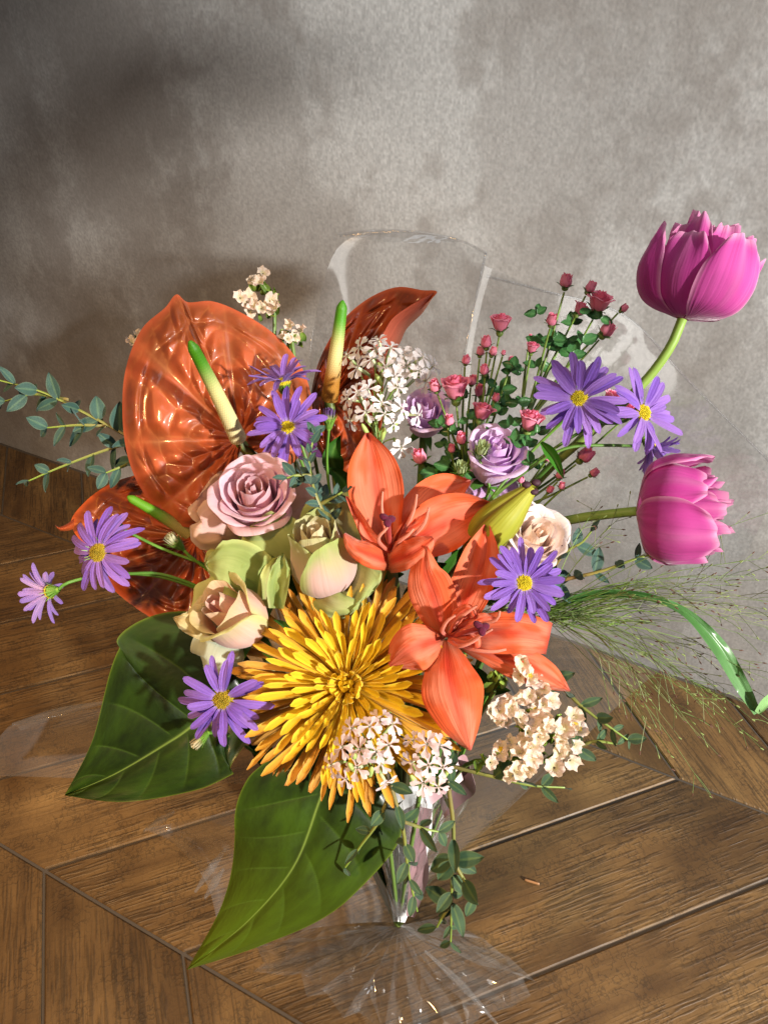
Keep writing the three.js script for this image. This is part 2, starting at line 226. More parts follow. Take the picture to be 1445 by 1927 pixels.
// ---------------------------------------------------------------- broad petals and leaves laid along a curve of (px, py, distance)
function pxPetal(mid, w, o = {}) {
  const fx = arr(mid.map((p) => p[0])), fy = arr(mid.map((p) => p[1])), fz = arr(mid.map((p) => p[2])), wl = arr(w), wr = arr(o.wr ?? w), nu = o.nu ?? 14, nv = o.nv ?? 26, cup = typeof o.cup === 'object' ? arr(o.cup) : () => o.cup ?? 0, tilt = typeof o.tilt === 'object' ? arr(o.tilt) : () => o.tilt ?? 0;
  return surf(nu, nv, (u, t) => {
    const e = 0.01, dx = fx(t + e) - fx(t - e), dy = fy(t + e) - fy(t - e), l = Math.hypot(dx, dy) || 1, bl = o.blunt && t > 0.72 ? Math.sqrt(clamp(1 - Math.pow((t - 0.72) / 0.2805, 2))) * (1 + 0.08 * Math.sin(t * 40 + (o.ph ?? 0))) : 1, q = bl * (u < 0 ? -Math.max(0, wl(t)) * -u : Math.max(0, wr(t)) * u);
    const rf = (o.ruf ?? 0) * Math.pow(Math.abs(u), 3) * (Math.sin(t * (o.rf ?? 16) + (o.ph ?? 0) + (u > 0 ? 2 : 0)) + 0.5 * Math.sin(t * (o.rf ?? 16) * 2.3 + 1));
    const z = fz(t) + (o.roll ?? 0) * (sst(0.62, 1, Math.abs(u)) * sst(0.2, 0.6, t) + sst(0.8, 1, t)) - cup(t) * u * u + tilt(t) * u - (o.keel ?? 0) * Math.exp(-u * u * 30) + rf + (o.relief ? o.relief(u, t) : 0);
    return P(fx(t) - dy / l * q, fy(t) + dx / l * q, z);
  }, o.col);
}
const LO = C('#dc5e32'), LR = C('#c22c1e'), LP = C('#e88464'), LD = C('#7a3a10');
const lilyCol = (seed, tip = C('#c23a2c')) => (u, t) => { const n = fbm(u * 3 + seed, t * 4, seed, 0, 0, 3), st = fbm(u * 16 + seed * 3, t * 1.5, seed, 0, 0, 3); let c = mix(LO, LP, sst(0.34, 0.66, n)); c = mix(c, C('#dd5a1c'), 0.6 * sst(0.55, 1, Math.abs(u))); c = mix(c, LR, 0.8 * Math.exp(-u * u * 14) * (1 - 0.6 * t) + 0.22 * sst(0.5, 0.8, st) * (1 - t)); c = mix(c, LD, 0.8 * sst(0.26, 0, t)); c = mix(c, tip, 0.7 * sst(0.9, 1, t)); return c; };
function lily(label, base, petals, stamens, pist, stemPts) {
  const t = thing('lily', label, 'lily', T0);
  petals.forEach((q, i) => part(t, 'petal', pxPetal(q.m, q.w, { keel: -0.0012, ruf: 0.0012, ph: i, cup: 0.004, nu: 18, nv: 34, col: q.col ?? lilyCol(i + base[0]), ...q.o }), M.lily, q.label));
  for (const s of stamens) part(t, 'stamen', tube(PP(s), [0.0012, 0.0012, 0.0012, 0.0007], 14, 6, (k) => mix(C('#e2603a'), C('#efa088'), k)), M.petal);
  const pi = part(t, 'pistil', tube(PP(pist), [0.0016, 0.0015, 0.0017], 12, 8, (k) => mix(C('#d8501c'), C('#a02a3a'), k)), M.petal);
  const end = P(...pist[pist.length - 1]), gs = [];
  for (let k = 0; k < 3; k++) { const g = new THREE.SphereGeometry(0.0024, 10, 8); g.scale(1, 0.8, 1.4); g.translate(0, 0, 0.0022); g.rotateY(k * 2.09); g.applyMatrix4(frame(end, D(0.3, 0.6, 0.7))); gs.push(tint(g, C('#6a1838'))); }
  const sg = merge(gs); sg.translate(-T0.x, -T0.y, -T0.z); sub(pi, 'stigma', sg, M.petal);
  part(t, 'stem', tube([...PP(stemPts), T0.clone()], 0.0036, 18, 8, C('#4a5a20')), M.stem);
}
lily('salmon orange lily opening upward, right of the pale green rose bud', [735, 1030],
  [{ m: [[735, 1035, 0.468], [715, 960, 0.462], [703, 890, 0.455], [692, 814, 0.452]], w: [12, 38, 52, 44, 4], o: { cup: 0.006 } },
    { m: [[740, 1035, 0.468], [785, 980, 0.466], [830, 930, 0.472], [885, 905, 0.485]], w: [14, 40, 46, 34, 3], o: { cup: 0.004 } },
    { m: [[742, 1040, 0.462], [800, 1005, 0.452], [862, 972, 0.452], [928, 948, 0.462]], w: [14, 42, 54, 40, 2], o: { cup: 0.008, tilt: 0.004 } },
    { m: [[735, 1050, 0.458], [700, 1020, 0.448], [675, 975, 0.446], [652, 934, 0.448]], w: [10, 16, 12, 8, 2], o: { cup: 0.004 } },
    { m: [[738, 1058, 0.454], [700, 1045, 0.436], [668, 1030, 0.432], [648, 1004, 0.436]], w: [16, 24, 22, 14, 3], o: { cup: -0.006, tilt: 0.004 } },
    { m: [[728, 1062, 0.452], [762, 1048, 0.432], [792, 1030, 0.426], [815, 1012, 0.43]], w: [22, 34, 30, 20, 5], wr: [], o: { wr: [18, 24, 24, 20, 6], cup: -0.006, tilt: -0.003 } }],
  [[[735, 1035, 0.458], [722, 985, 0.44], [718, 950, 0.436], [720, 925, 0.435]], [[738, 1035, 0.458], [765, 990, 0.442], [780, 955, 0.438], [784, 930, 0.437]], [[740, 1040, 0.455], [775, 1010, 0.438], [798, 985, 0.434], [807, 955, 0.434]], [[735, 1042, 0.452], [712, 1012, 0.43], [728, 994, 0.428], [732, 987, 0.428]], [[736, 1045, 0.452], [752, 1018, 0.436], [770, 1005, 0.432], [778, 995, 0.432]]],
  [[736, 1045, 0.455], [732, 1010, 0.438], [729, 978, 0.427]], [[736, 1060, 0.466], [745, 1150, 0.53]]);
lily('wide open salmon orange lily facing front, between yellow chrysanthemum and cream statice', [842, 1190],
  [{ m: [[838, 1200, 0.452], [818, 1130, 0.44], [800, 1075, 0.428], [801, 1028, 0.425]], w: [12, 38, 42, 24, 4], o: { cup: -0.004, tilt: -0.004 } },
    { m: [[850, 1190, 0.455], [880, 1120, 0.446], [902, 1060, 0.44], [916, 988, 0.442]], w: [10, 36, 40, 34, 6], o: { cup: 0.006, keel: 0.0012 } },
    { m: [[836, 1202, 0.452], [800, 1212, 0.432], [768, 1225, 0.427], [733, 1252, 0.442]], w: [8, 34, 46, 36, 8], o: { cup: [0, -0.002, -0.006, -0.012] } },
    { m: [[838, 1205, 0.45], [845, 1270, 0.427], [860, 1335, 0.423], [884, 1412, 0.436]], w: [12, 42, 59, 42, 3], o: { cup: -0.007 } },
    { m: [[858, 1198, 0.455], [920, 1192, 0.44], [985, 1192, 0.436], [1033, 1202, 0.448]], w: [8, 34, 40, 36, 30], o: { cup: [0, -0.004, -0.008, -0.016], keel: 0.0008 } },
    { m: [[862, 1212, 0.46], [930, 1232, 0.452], [1010, 1262, 0.45], [1072, 1300, 0.456]], w: [8, 20, 32, 26, 2], o: { cup: -0.005 } }],
  [[[838, 1195, 0.446], [832, 1185, 0.43], [842, 1168, 0.425], [856, 1158, 0.423]], [[846, 1200, 0.446], [880, 1208, 0.43], [905, 1195, 0.421], [926, 1184, 0.418]], [[848, 1195, 0.446], [900, 1175, 0.428], [935, 1165, 0.42], [940, 1150, 0.418]], [[845, 1205, 0.445], [865, 1216, 0.43], [885, 1210, 0.426], [900, 1202, 0.425]], [[846, 1206, 0.444], [890, 1222, 0.432], [930, 1226, 0.428], [952, 1222, 0.428]], [[845, 1192, 0.446], [862, 1165, 0.432], [885, 1148, 0.428], [897, 1140, 0.427]]],
  [[846, 1198, 0.45], [876, 1190, 0.428], [906, 1181, 0.415]], [[840, 1212, 0.46], [810, 1320, 0.52]]);
// inner ruffles of the lower lily (small petaloid pieces) belong to it
{
  const t = scene.getObjectByName('lily_001');
  const bits = [[[846, 1190, 0.446], [862, 1160, 0.436], [880, 1148, 0.432], [892, 1160, 0.43]], [[850, 1200, 0.445], [875, 1195, 0.432], [892, 1204, 0.428], [898, 1220, 0.428]], [[848, 1192, 0.448], [880, 1178, 0.437], [905, 1165, 0.433], [925, 1162, 0.434]]];
  bits.forEach((m, i) => part(t, 'inner_petal', pxPetal(m, [6, 12, 12, 6], { cup: -0.004, ruf: 0.002, col: lilyCol(40 + i) }), M.lily));
  const t1 = scene.getObjectByName('lily');
  [[[738, 1040, 0.455], [755, 1005, 0.447], [790, 985, 0.443], [806, 962, 0.444]], [[736, 1045, 0.452], [760, 1022, 0.44], [772, 1015, 0.437], [778, 1020, 0.436]]].forEach((m, i) => part(t1, 'inner_petal', pxPetal(m, [6, 14, 14, 3], { cup: -0.004, ruf: 0.002, col: lilyCol(50 + i) }), M.lily));
}
{ // the closed bud
  const t = thing('lily_bud', 'closed olive green lily bud with dark tips, right of the upper lily', 'lily bud', T0);
  const A = P(872, 1052, 0.462), B = P(1003, 915, 0.44), ax = B.clone().sub(A), L = ax.length(); const Mx = frame(A, ax, 0.4);
  const prof = arr([0.002, 0.0095, 0.0125, 0.0115, 0.0075, 0.0035]);
  for (let k = 0; k < 3; k++) part(t, 'petal', surf(14, 26, (u, s) => { const a = k * 2.094 + u * 1.12, r = prof(s) * (1 + 0.10 * (1 - u * u) - 0.16 * Math.pow(Math.abs(u), 6)); return V(Math.cos(a) * r, s * L, Math.sin(a) * r).applyMatrix4(Mx); }, (u, s) => { const st = fbm(u * 14, s * 2, k, 0, 0, 3); let c = mix(C('#7d8420'), C('#a9a83a'), s * 0.8 + (st - 0.5)); c = mix(c, C('#6a3a1c'), 0.75 * sst(0.72, 1, Math.abs(u)) + 0.3 * sst(0.5, 0.8, st) * (1 - s)); return c; }), PM({ rough: 0.5, sheen: 0.2 }));
  [[990, 912], [1008, 908], [1004, 925]].forEach(([x, y]) => { const g = new THREE.SphereGeometry(0.0024, 10, 8); g.scale(1.2, 0.8, 1); const p = P(x, y, 0.438); g.translate(p.x, p.y, p.z); part(t, 'bud_tip', tint(g, C('#3a1828')), M.disc); });
  part(t, 'stem', tube([P(872, 1052, 0.463), P(845, 1085, 0.475), P(790, 1200, 0.53), T0.clone()], [0.0022, 0.003, 0.0034], 16, 8, C('#3c3a1c')), M.stem);
}
// ---------------------------------------------------------------- two large leaves
function bigLeaf(label, mid, wl, wr, cup, seed, lit) {
  const t = thing('broad_leaf', label, 'leaf', T0), nV = 7;
  const vein = (u, t2) => { const q = (t2 * nV * 1.0 - Math.abs(u) * 1.15 + (u > 0 ? 0.5 : 0)); const f = q - Math.floor(q); return f; };
  const rel = (u, s) => { const f = vein(u, s); return -0.0016 * Math.pow(Math.sin(Math.PI * f), 0.7) * sst(0, 0.2, Math.abs(u)) * (1 - sst(0.75, 1, Math.abs(u))) + 0.002 * (fbm(u * 2 + seed, s * 4, seed, 0, 0, 2) - 0.5); };
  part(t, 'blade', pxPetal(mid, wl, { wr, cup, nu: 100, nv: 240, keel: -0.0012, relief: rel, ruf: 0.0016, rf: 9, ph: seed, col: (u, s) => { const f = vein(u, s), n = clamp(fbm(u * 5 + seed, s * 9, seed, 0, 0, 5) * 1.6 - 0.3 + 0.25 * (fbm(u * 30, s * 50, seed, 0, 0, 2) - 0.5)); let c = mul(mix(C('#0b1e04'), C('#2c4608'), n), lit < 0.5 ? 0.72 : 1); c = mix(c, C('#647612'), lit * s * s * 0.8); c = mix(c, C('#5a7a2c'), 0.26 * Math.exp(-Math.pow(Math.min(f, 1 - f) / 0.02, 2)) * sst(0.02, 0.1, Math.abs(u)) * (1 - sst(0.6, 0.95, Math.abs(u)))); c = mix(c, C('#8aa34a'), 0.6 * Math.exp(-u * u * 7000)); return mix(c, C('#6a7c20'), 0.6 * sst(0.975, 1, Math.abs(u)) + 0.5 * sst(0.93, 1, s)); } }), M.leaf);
  part(t, 'stem', tube([P(...mid[0]), P(mid[0][0] * 0.5 + 375, mid[0][1] * 0.5 + 800, mid[0][2] * 0.5 + 0.305), T0.clone()], 0.003, 10, 7, C('#3f5a1c')), M.stem);
}
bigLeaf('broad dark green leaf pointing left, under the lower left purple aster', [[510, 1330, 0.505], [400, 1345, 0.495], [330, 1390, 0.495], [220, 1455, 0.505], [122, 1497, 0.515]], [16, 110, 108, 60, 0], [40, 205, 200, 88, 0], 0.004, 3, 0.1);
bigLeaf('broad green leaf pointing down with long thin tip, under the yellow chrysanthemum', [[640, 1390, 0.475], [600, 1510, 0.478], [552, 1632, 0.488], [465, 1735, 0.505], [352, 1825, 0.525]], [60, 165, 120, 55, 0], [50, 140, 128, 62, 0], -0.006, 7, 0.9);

// ---------------------------------------------------------------- chrysanthemum
{
  const t = thing('chrysanthemum', 'large yellow spider chrysanthemum with curled quill petals, centre front of the bouquet', 'chrysanthemum', T0);
  const ctr = [655, 1288], z0 = 0.462, O = P(ctr[0], ctr[1], z0), R = rng(77), Mx = frame(O, D(-0.06, 0.16, 1), 0);
  const inv = new THREE.Matrix4().copy(Mx).invert();
  const rows = [[44, 0.078, 100], [43, 0.074, 93], [41, 0.069, 85], [38, 0.061, 77], [34, 0.052, 68], [30, 0.042, 58], [26, 0.031, 46], [20, 0.021, 33], [13, 0.013, 20], [7, 0.007, 9]];
  rows.forEach(([n, len, tiltDeg], k) => {
    for (let i = 0; i < n; i++) {
      const ph = (i + 0.5 * (k % 2) + (R() - 0.5) * 0.9) / n * Math.PI * 2, L = len * (0.86 + 0.24 * R()), el = (90 - tiltDeg + (R() - 0.5) * 12) * Math.PI / 180, hw = (k < 6 ? 0.00145 : 0.00108) * (0.75 + 0.5 * R());
      const dir = V(Math.cos(ph) * Math.cos(el), Math.sin(el), Math.sin(ph) * Math.cos(el)), up = V(-Math.cos(ph) * Math.sin(el), Math.cos(el), -Math.sin(ph) * Math.sin(el)), side = V().crossVectors(dir, up), bend = (k < 4 ? -0.10 : 0.02) + (R() - 0.5) * 0.2, swerve = (R() - 0.5) * 0.2, curl = k < 7 ? 0.3 + 1.2 * R() : 1.1;
      const old = clamp((4.5 - k) / 4), pale = clamp(old * (0.5 + 0.8 * R()) - (Math.cos(ph - 0.6) > 0.3 ? 0.25 : 0));
      const g = surf(8, 12, (u, s) => {
        const a = lerp(1.45, 1.05, sst(0.45, 0.95, s)) * (s < 0.97 ? 1 : 0.9), w = hw * arr([0.65, 0.75, 0.82, 0.95, 1.25, 1.2])(s) * (s > 0.92 ? Math.sqrt(clamp(1 - Math.pow((s - 0.92) / 0.082, 2))) : 1), rad = w / Math.max(a, 0.2) * 1.5, th = a * u;
        const p = V(0, 0.0, 0).addScaledVector(dir, 0.0025 + L * s).addScaledVector(up, bend * L * s * s + 0.16 * L * s * (1 - s) * (k < 3 ? 1 : 0.4) + curl * 0.0032 * Math.pow(sst(0.78, 1, s), 2)).addScaledVector(side, swerve * L * (s * s - 0.5 * Math.sin(s * 3.1) * 0.5));
        return p.addScaledVector(side, Math.sin(th) * rad).addScaledVector(up, (1 - Math.cos(th)) * rad).applyMatrix4(Mx);
      }, (u, s) => { let c = mix(C('#c98608'), C('#e6ae18'), sst(0.1, 0.8, s)); c = mix(c, C('#fadc26'), k > 1 ? sst(1, 5, k) * (0.35 + 0.65 * s) : 0); c = mix(c, C('#a86a06'), 0.5 * Math.exp(-u * u * 7) * sst(0, 0.4, s) * (k < 7 ? 1 : 0.4)); c = mix(c, C('#f6dc6a'), 0.4 * sst(0.75, 1, Math.abs(u))); c = mix(c, C('#d8a050'), pale * 0.9 * sst(0.25, 0.8, s)); c = mix(c, C('#e8cf9a'), pale * 0.6 * sst(0.85, 1, Math.abs(u))); return mix(c, C('#a8561c'), 0.5 * pale * sst(0.9, 1, s)); });
      part(t, 'petal', g, M.mum);
    }
  });
  { const g = new THREE.SphereGeometry(0.012, 18, 12); g.scale(1, 0.5, 1); g.translate(0, -0.004, 0); g.applyMatrix4(Mx); part(t, 'receptacle', tint(g, C('#7d8a1c')), M.stem); }
  part(t, 'stem', tube([O.clone().addScaledVector(D(0, 0, -1), 0.008), P(690, 1450, 0.56), T0.clone()], 0.0035, 12, 8, C('#4a6a20')), M.stem);
}

// ---------------------------------------------------------------- asters
const A1 = C('#8759c6'), A2 = C('#a580e0'), A3 = C('#6038a4');
function asterPetals(t, Mx, Rm, o) {
  const R = rng(o.seed), n = o.n ?? 26;
  for (let i = 0; i < n; i++) {
    if ((o.gap && o.gap(i / n)) || R() < 0.05) continue;
    const row = i % 2, ph = (i + (R() - 0.5) * 0.8) / n * Math.PI * 2, L = Rm * (0.84 + 0.26 * R()) * (row ? 0.9 : 1), r0 = o.disc * 0.72, el = (o.el ?? 0.14) + (R() - 0.5) * 0.22 + row * 0.1, bend = (o.bend ?? -0.28) + (R() - 0.5) * 0.55, hw = Rm * 0.09 * (0.85 + 0.3 * R()), sw = (R() - 0.5) * 0.25, tw = (R() - 0.5) * 0.9, tone = R();
    const dir = V(Math.cos(ph) * Math.cos(el), Math.sin(el), Math.sin(ph) * Math.cos(el)), up = V(-Math.cos(ph) * Math.sin(el), Math.cos(el), -Math.sin(ph) * Math.sin(el)), side = V().crossVectors(dir, up);
    const g = surf(8, 14, (u, s) => {
      const w = hw * arr([0.35, 0.75, 1, 1.05, 0.95, 0.8])(s) * (s > 0.88 ? Math.sqrt(clamp(1 - Math.pow((s - 0.88) / 0.125, 2))) : 1), x = r0 + (L - r0) * s - (s > 0.95 ? Math.abs(u) < 0.15 ? 0.0006 : 0 : 0), c = Math.cos(tw * s), sn = Math.sin(tw * s), lat = u * w, hi = w * (0.34 * u * u - 0.14 * Math.cos(u * 7.5));
      return V(0, 0.0006 * row, 0).addScaledVector(dir, x).addScaledVector(up, bend * L * s * s + 0.1 * L * s + hi * c + lat * sn).addScaledVector(side, sw * L * s * s + lat * c - hi * sn).applyMatrix4(Mx);
    }, (u, s) => { let c = mix(A1, A2, clamp(tone * 0.7 + s * 0.3)); c = mix(c, A3, 0.45 * Math.pow(Math.abs(Math.cos(u * 4.7)), 2) * (1 - 0.3 * s)); c = mix(c, C('#d8c8f2'), 0.5 * sst(0.18, 0, s)); c = mix(c, C('#b884c8'), 0.5 * (o.fade ?? 0) * tone); return o.pale ? mix(c, C('#efc3d0'), o.pale * (1 - 0.6 * s) * tone) : c; });
    part(t, 'petal', g, M.petal);
  }
}
function asterDisc(t, Mx, r, seed, dull) {
  const R = rng(seed), gs = [];
  for (let i = 0; i < 130; i++) { const f = Math.sqrt((i + 0.5) / 130), a = i * 2.39996, rr = r * f, y = r * 0.55 * (1 - f * f * 0.9), s = r * 0.085 * (0.8 + 0.5 * R()); const g = new THREE.IcosahedronGeometry(s, 0); g.scale(1, 1.7, 1); g.translate(Math.cos(a) * rr, y + s, Math.sin(a) * rr); gs.push(tint(g, mix(C(dull ? '#7a6a10' : '#a8a014'), C(dull ? '#b89a20' : '#e8cf1c'), f * 0.6 + 0.4 * R()))); }
  const d = new THREE.SphereGeometry(r, 20, 10, 0, 6.3, 0, 1.6); d.scale(1, 0.52, 1); gs.push(tint(d, C('#8a8a18')));
  const g = merge(gs); g.applyMatrix4(Mx); part(t, 'flower_disc', g, M.disc);
}
function calyx(t, Mx, r, h, seed, n = 16) {                             // green cup of pointed bracts behind the head
  const R = rng(seed), gs = [tint(new THREE.CylinderGeometry(r * 0.95, r * 0.3, h, 14, 1, true).translate(0, -h / 2, 0), C('#6f9a34'))];
  for (let i = 0; i < n; i++) { const a = (i + R() * 0.5) / n * 6.283, l = h * (0.7 + 0.6 * R()), f = 0.25 + 0.5 * R(); gs.push(surf(2, 5, (u, s) => { const rr = r * (0.55 + 0.5 * s) + f * r * s * s, w = r * 0.16 * (1 - s * 0.9), b = a + u * w / rr; return V(Math.cos(b) * rr, -h * 0.8 + l * s, Math.sin(b) * rr); }, (u, s) => mix(C('#4f7a24'), C('#86b048'), s))); }
  const g = merge(gs); g.applyMatrix4(Mx); return part(t, 'calyx', g, M.stem);
}
function aster(label, x, y, z, ax, rpx, stemPts, o = {}) {
  const vr = rng(Math.round(x * 13 + y)), t = thing('aster', label, 'aster', T0), Rm = mm(rpx, z), c = P(x, y, z), axis = D(...ax), Mx = frame(c, axis, o.roll ?? 0.3), disc = Rm * (o.dr ?? 0.21);
  asterPetals(t, Mx, Rm, { seed: Math.round(x + y), disc, el: 0.02 + 0.3 * vr(), bend: -0.45 + 0.4 * vr(), fade: vr(), ...o });
  asterDisc(t, Mx, disc, Math.round(x), o.dull);
  calyx(t, Mx, disc * 0.95, Rm * 0.34, Math.round(y));
  if (stemPts) part(t, 'stem', tube([c.clone().addScaledVector(axis, -Rm * 0.3), ...PP(stemPts)], 0.0011, 22, 7, (k) => mix(C('#5c8a2c'), C('#4a6a20'), k)), M.stem);
  return t;
}
aster('large purple aster with yellow disc, in front of the pink spray roses', 1087, 752, 0.462, [-0.1, 0.1, 1], 88, [[1060, 790, 0.49], [1000, 850, 0.50], [930, 930, 0.5], [860, 1050, 0.53]], { n: 28 });
aster('purple aster turned sideways beside the upper tulip stem', 1207, 778, 0.474, [0.48, 0.12, 0.86], 88, [[1170, 795, 0.488], [1120, 800, 0.49], [1020, 860, 0.5], [900, 960, 0.51]], { n: 24, bend: -0.2 });
aster('half hidden purple aster drooping above the lower tulip, seen from behind', 1222, 838, 0.484, [0.62, -0.7, -0.05], 58, [[1195, 838, 0.49], [1150, 838, 0.49], [1060, 845, 0.49], [930, 930, 0.5]], { n: 22, el: 0.5, bend: -0.1, pale: 0.2 });
aster('purple aster with yellow green disc overlapping the lower lily and the blush rose', 985, 1097, 0.424, [0.02, 0.1, 1], 80, [[975, 1110, 0.45], [930, 1200, 0.5], [840, 1350, 0.55]], { n: 28, bend: -0.1 });
aster('purple aster on the big orange anthurium, below another aster', 543, 805, 0.492, [-0.05, 0.12, 1], 76, [[560, 850, 0.53], [620, 1000, 0.56]], { n: 24 });
aster('purple aster seen side on, fanned upward at the anthurium right edge', 533, 722, 0.505, [-0.1, 0.86, 0.45], 68, [[548, 770, 0.53], [575, 860, 0.545], [630, 1000, 0.56]], { n: 26, el: 0.45, bend: -0.25 });
aster('purple aster with ragged petals over the dark left leaf', 420, 1317, 0.45, [-0.05, 0.1, 1], 84, [[445, 1330, 0.475], [520, 1420, 0.53]], { n: 26, dull: 1, el: 0.25, gap: (f) => (f > 0.88 && f < 0.95) || (f > 0.02 && f < 0.07), dr: 0.25 });
aster('purple aster on the left in front of the low dark anthurium', 187, 1040, 0.49, [-0.2, 0.1, 0.97], 80, [[215, 1075, 0.5], [300, 1080, 0.505], [385, 1110, 0.515], [520, 1200, 0.54]], { n: 27, dull: 1, dr: 0.22, gap: (f) => f > 0.45 && f < 0.5 });
aster('pale purple aster seen from behind, leftmost of all the flowers', 96, 1113, 0.486, [-0.86, -0.22, -0.28], 62, [[125, 1098, 0.49], [210, 1080, 0.5], [300, 1085, 0.507], [385, 1112, 0.516]], { n: 22, el: 0.55, pale: 0.75, bend: -0.2 });
function asterBud(label, x, y, z, ax, rpx, tipCol, stemPts) {
  const t = thing('aster_bud', label, 'flower bud', T0), r = mm(rpx, z), c = P(x, y, z), axis = D(...ax), Mx = frame(c, axis, 0.5), R = rng(Math.round(x * 3 + y)), gs = [];
  for (let i = 0; i < 26; i++) { const a = i * 2.4, f = Math.sqrt(i / 26); gs.push(surf(3, 6, (u, s) => { const rr = r * (0.1 + 0.62 * f) * (1 + 0.25 * s), h = r * (1.5 - 0.35 * f) * s, w = r * 0.16 * (1 - 0.5 * s * s); return V(Math.cos(a) * rr + -Math.sin(a) * u * w, h, Math.sin(a) * rr + Math.cos(a) * u * w).applyMatrix4(Mx); }, (u, s) => mix(C('#b8c478'), tipCol, sst(0.1, 0.6, s)))); }
  part(t, 'closed_petals', merge(gs), M.petal);
  calyx(t, Mx, r * 0.8, r * 1.5, Math.round(x), 26);
  part(t, 'stem', tube([c.clone().addScaledVector(axis, -r * 1.3), ...PP(stemPts)], 0.0011, 16, 7, C('#5c8a2c')), M.stem);
}
asterBud('dark purple aster bud still closed, between two anthuriums', 619, 788, 0.5, [0.05, 0.95, 0.3], 15, C('#6a4888'), [[615, 870, 0.52], [630, 1000, 0.55]]);
asterBud('green aster bud with spiky bracts in front of the lilac rose, upper of two', 905, 848, 0.49, [0.1, 0.5, 0.85], 17, C('#c8dc9a'), [[912, 890, 0.5], [920, 920, 0.505], [890, 980, 0.51]]);
asterBud('green aster bud with spiky bracts left of the lilac rose, lower of two', 867, 884, 0.492, [-0.1, 0.5, 0.85], 15, C('#c8dc9a'), [[862, 930, 0.5], [850, 990, 0.51]]);
asterBud('white tipped green aster bud in front of the low anthurium', 330, 1020, 0.5, [-0.5, 0.6, 0.5], 15, C('#e2e2b8'), [[350, 1040, 0.505], [400, 1080, 0.515], [520, 1200, 0.54]]);
asterBud('white tipped aster bud half hidden behind the left purple aster', 212, 988, 0.502, [-0.8, 0.35, 0.2], 17, C('#e8e8d0'), [[240, 1000, 0.505], [300, 1030, 0.508], [385, 1062, 0.515]]);
asterBud('cream aster bud peeping out under the ragged aster on the dark leaf', 377, 1392, 0.472, [-0.5, -0.4, 0.4], 14, C('#e8dcb0'), [[420, 1380, 0.49], [500, 1430, 0.53]]);

// ---------------------------------------------------------------- roses and tulips: petals wrapped round an axis
function wrapPetal(Mx, o) {                                            // prof: [[r, y], ...], A: half angle round the axis
  const pr = arr(o.prof.map((p) => p[0])), py = arr(o.prof.map((p) => p[1])), wf = arr(o.w ?? [0.45, 0.8, 1, 1, 0.92, 0.7]), R = rng(o.seed), j1 = R() * 6, j2 = R() * 6;
  return surf(o.nu ?? 20, o.nv ?? 20, (u, s) => {
    const ed = Math.pow(Math.abs(u), o.pw ?? 2.6), sv = s * (1 - (o.drop ?? 0.2) * ed), a = o.phi + o.A * u * wf(s), out = (o.lip ?? 0) * sst(0.72, 1, s) * (1 - 0.4 * ed), rf = (o.ruf ?? 0.02) * sst(0.5, 1, s) * (Math.sin(u * 5 + j1) * 0.6 + Math.sin(u * 11 + j2) * 0.4);
    const pt = (o.point ?? 0) * Math.exp(-u * u * 9) * sst(0.75, 1, s);
    const rr = pr(sv) + out * sst(0, 1, s) + rf + (o.spread ?? 0) * ed * sv, y = py(sv) - out * 0.55 * sst(0.86, 1, s) + rf * 0.6 + pt;
    return V(Math.cos(a) * rr, y, Math.sin(a) * rr).applyMatrix4(Mx);
  }, o.col);
}
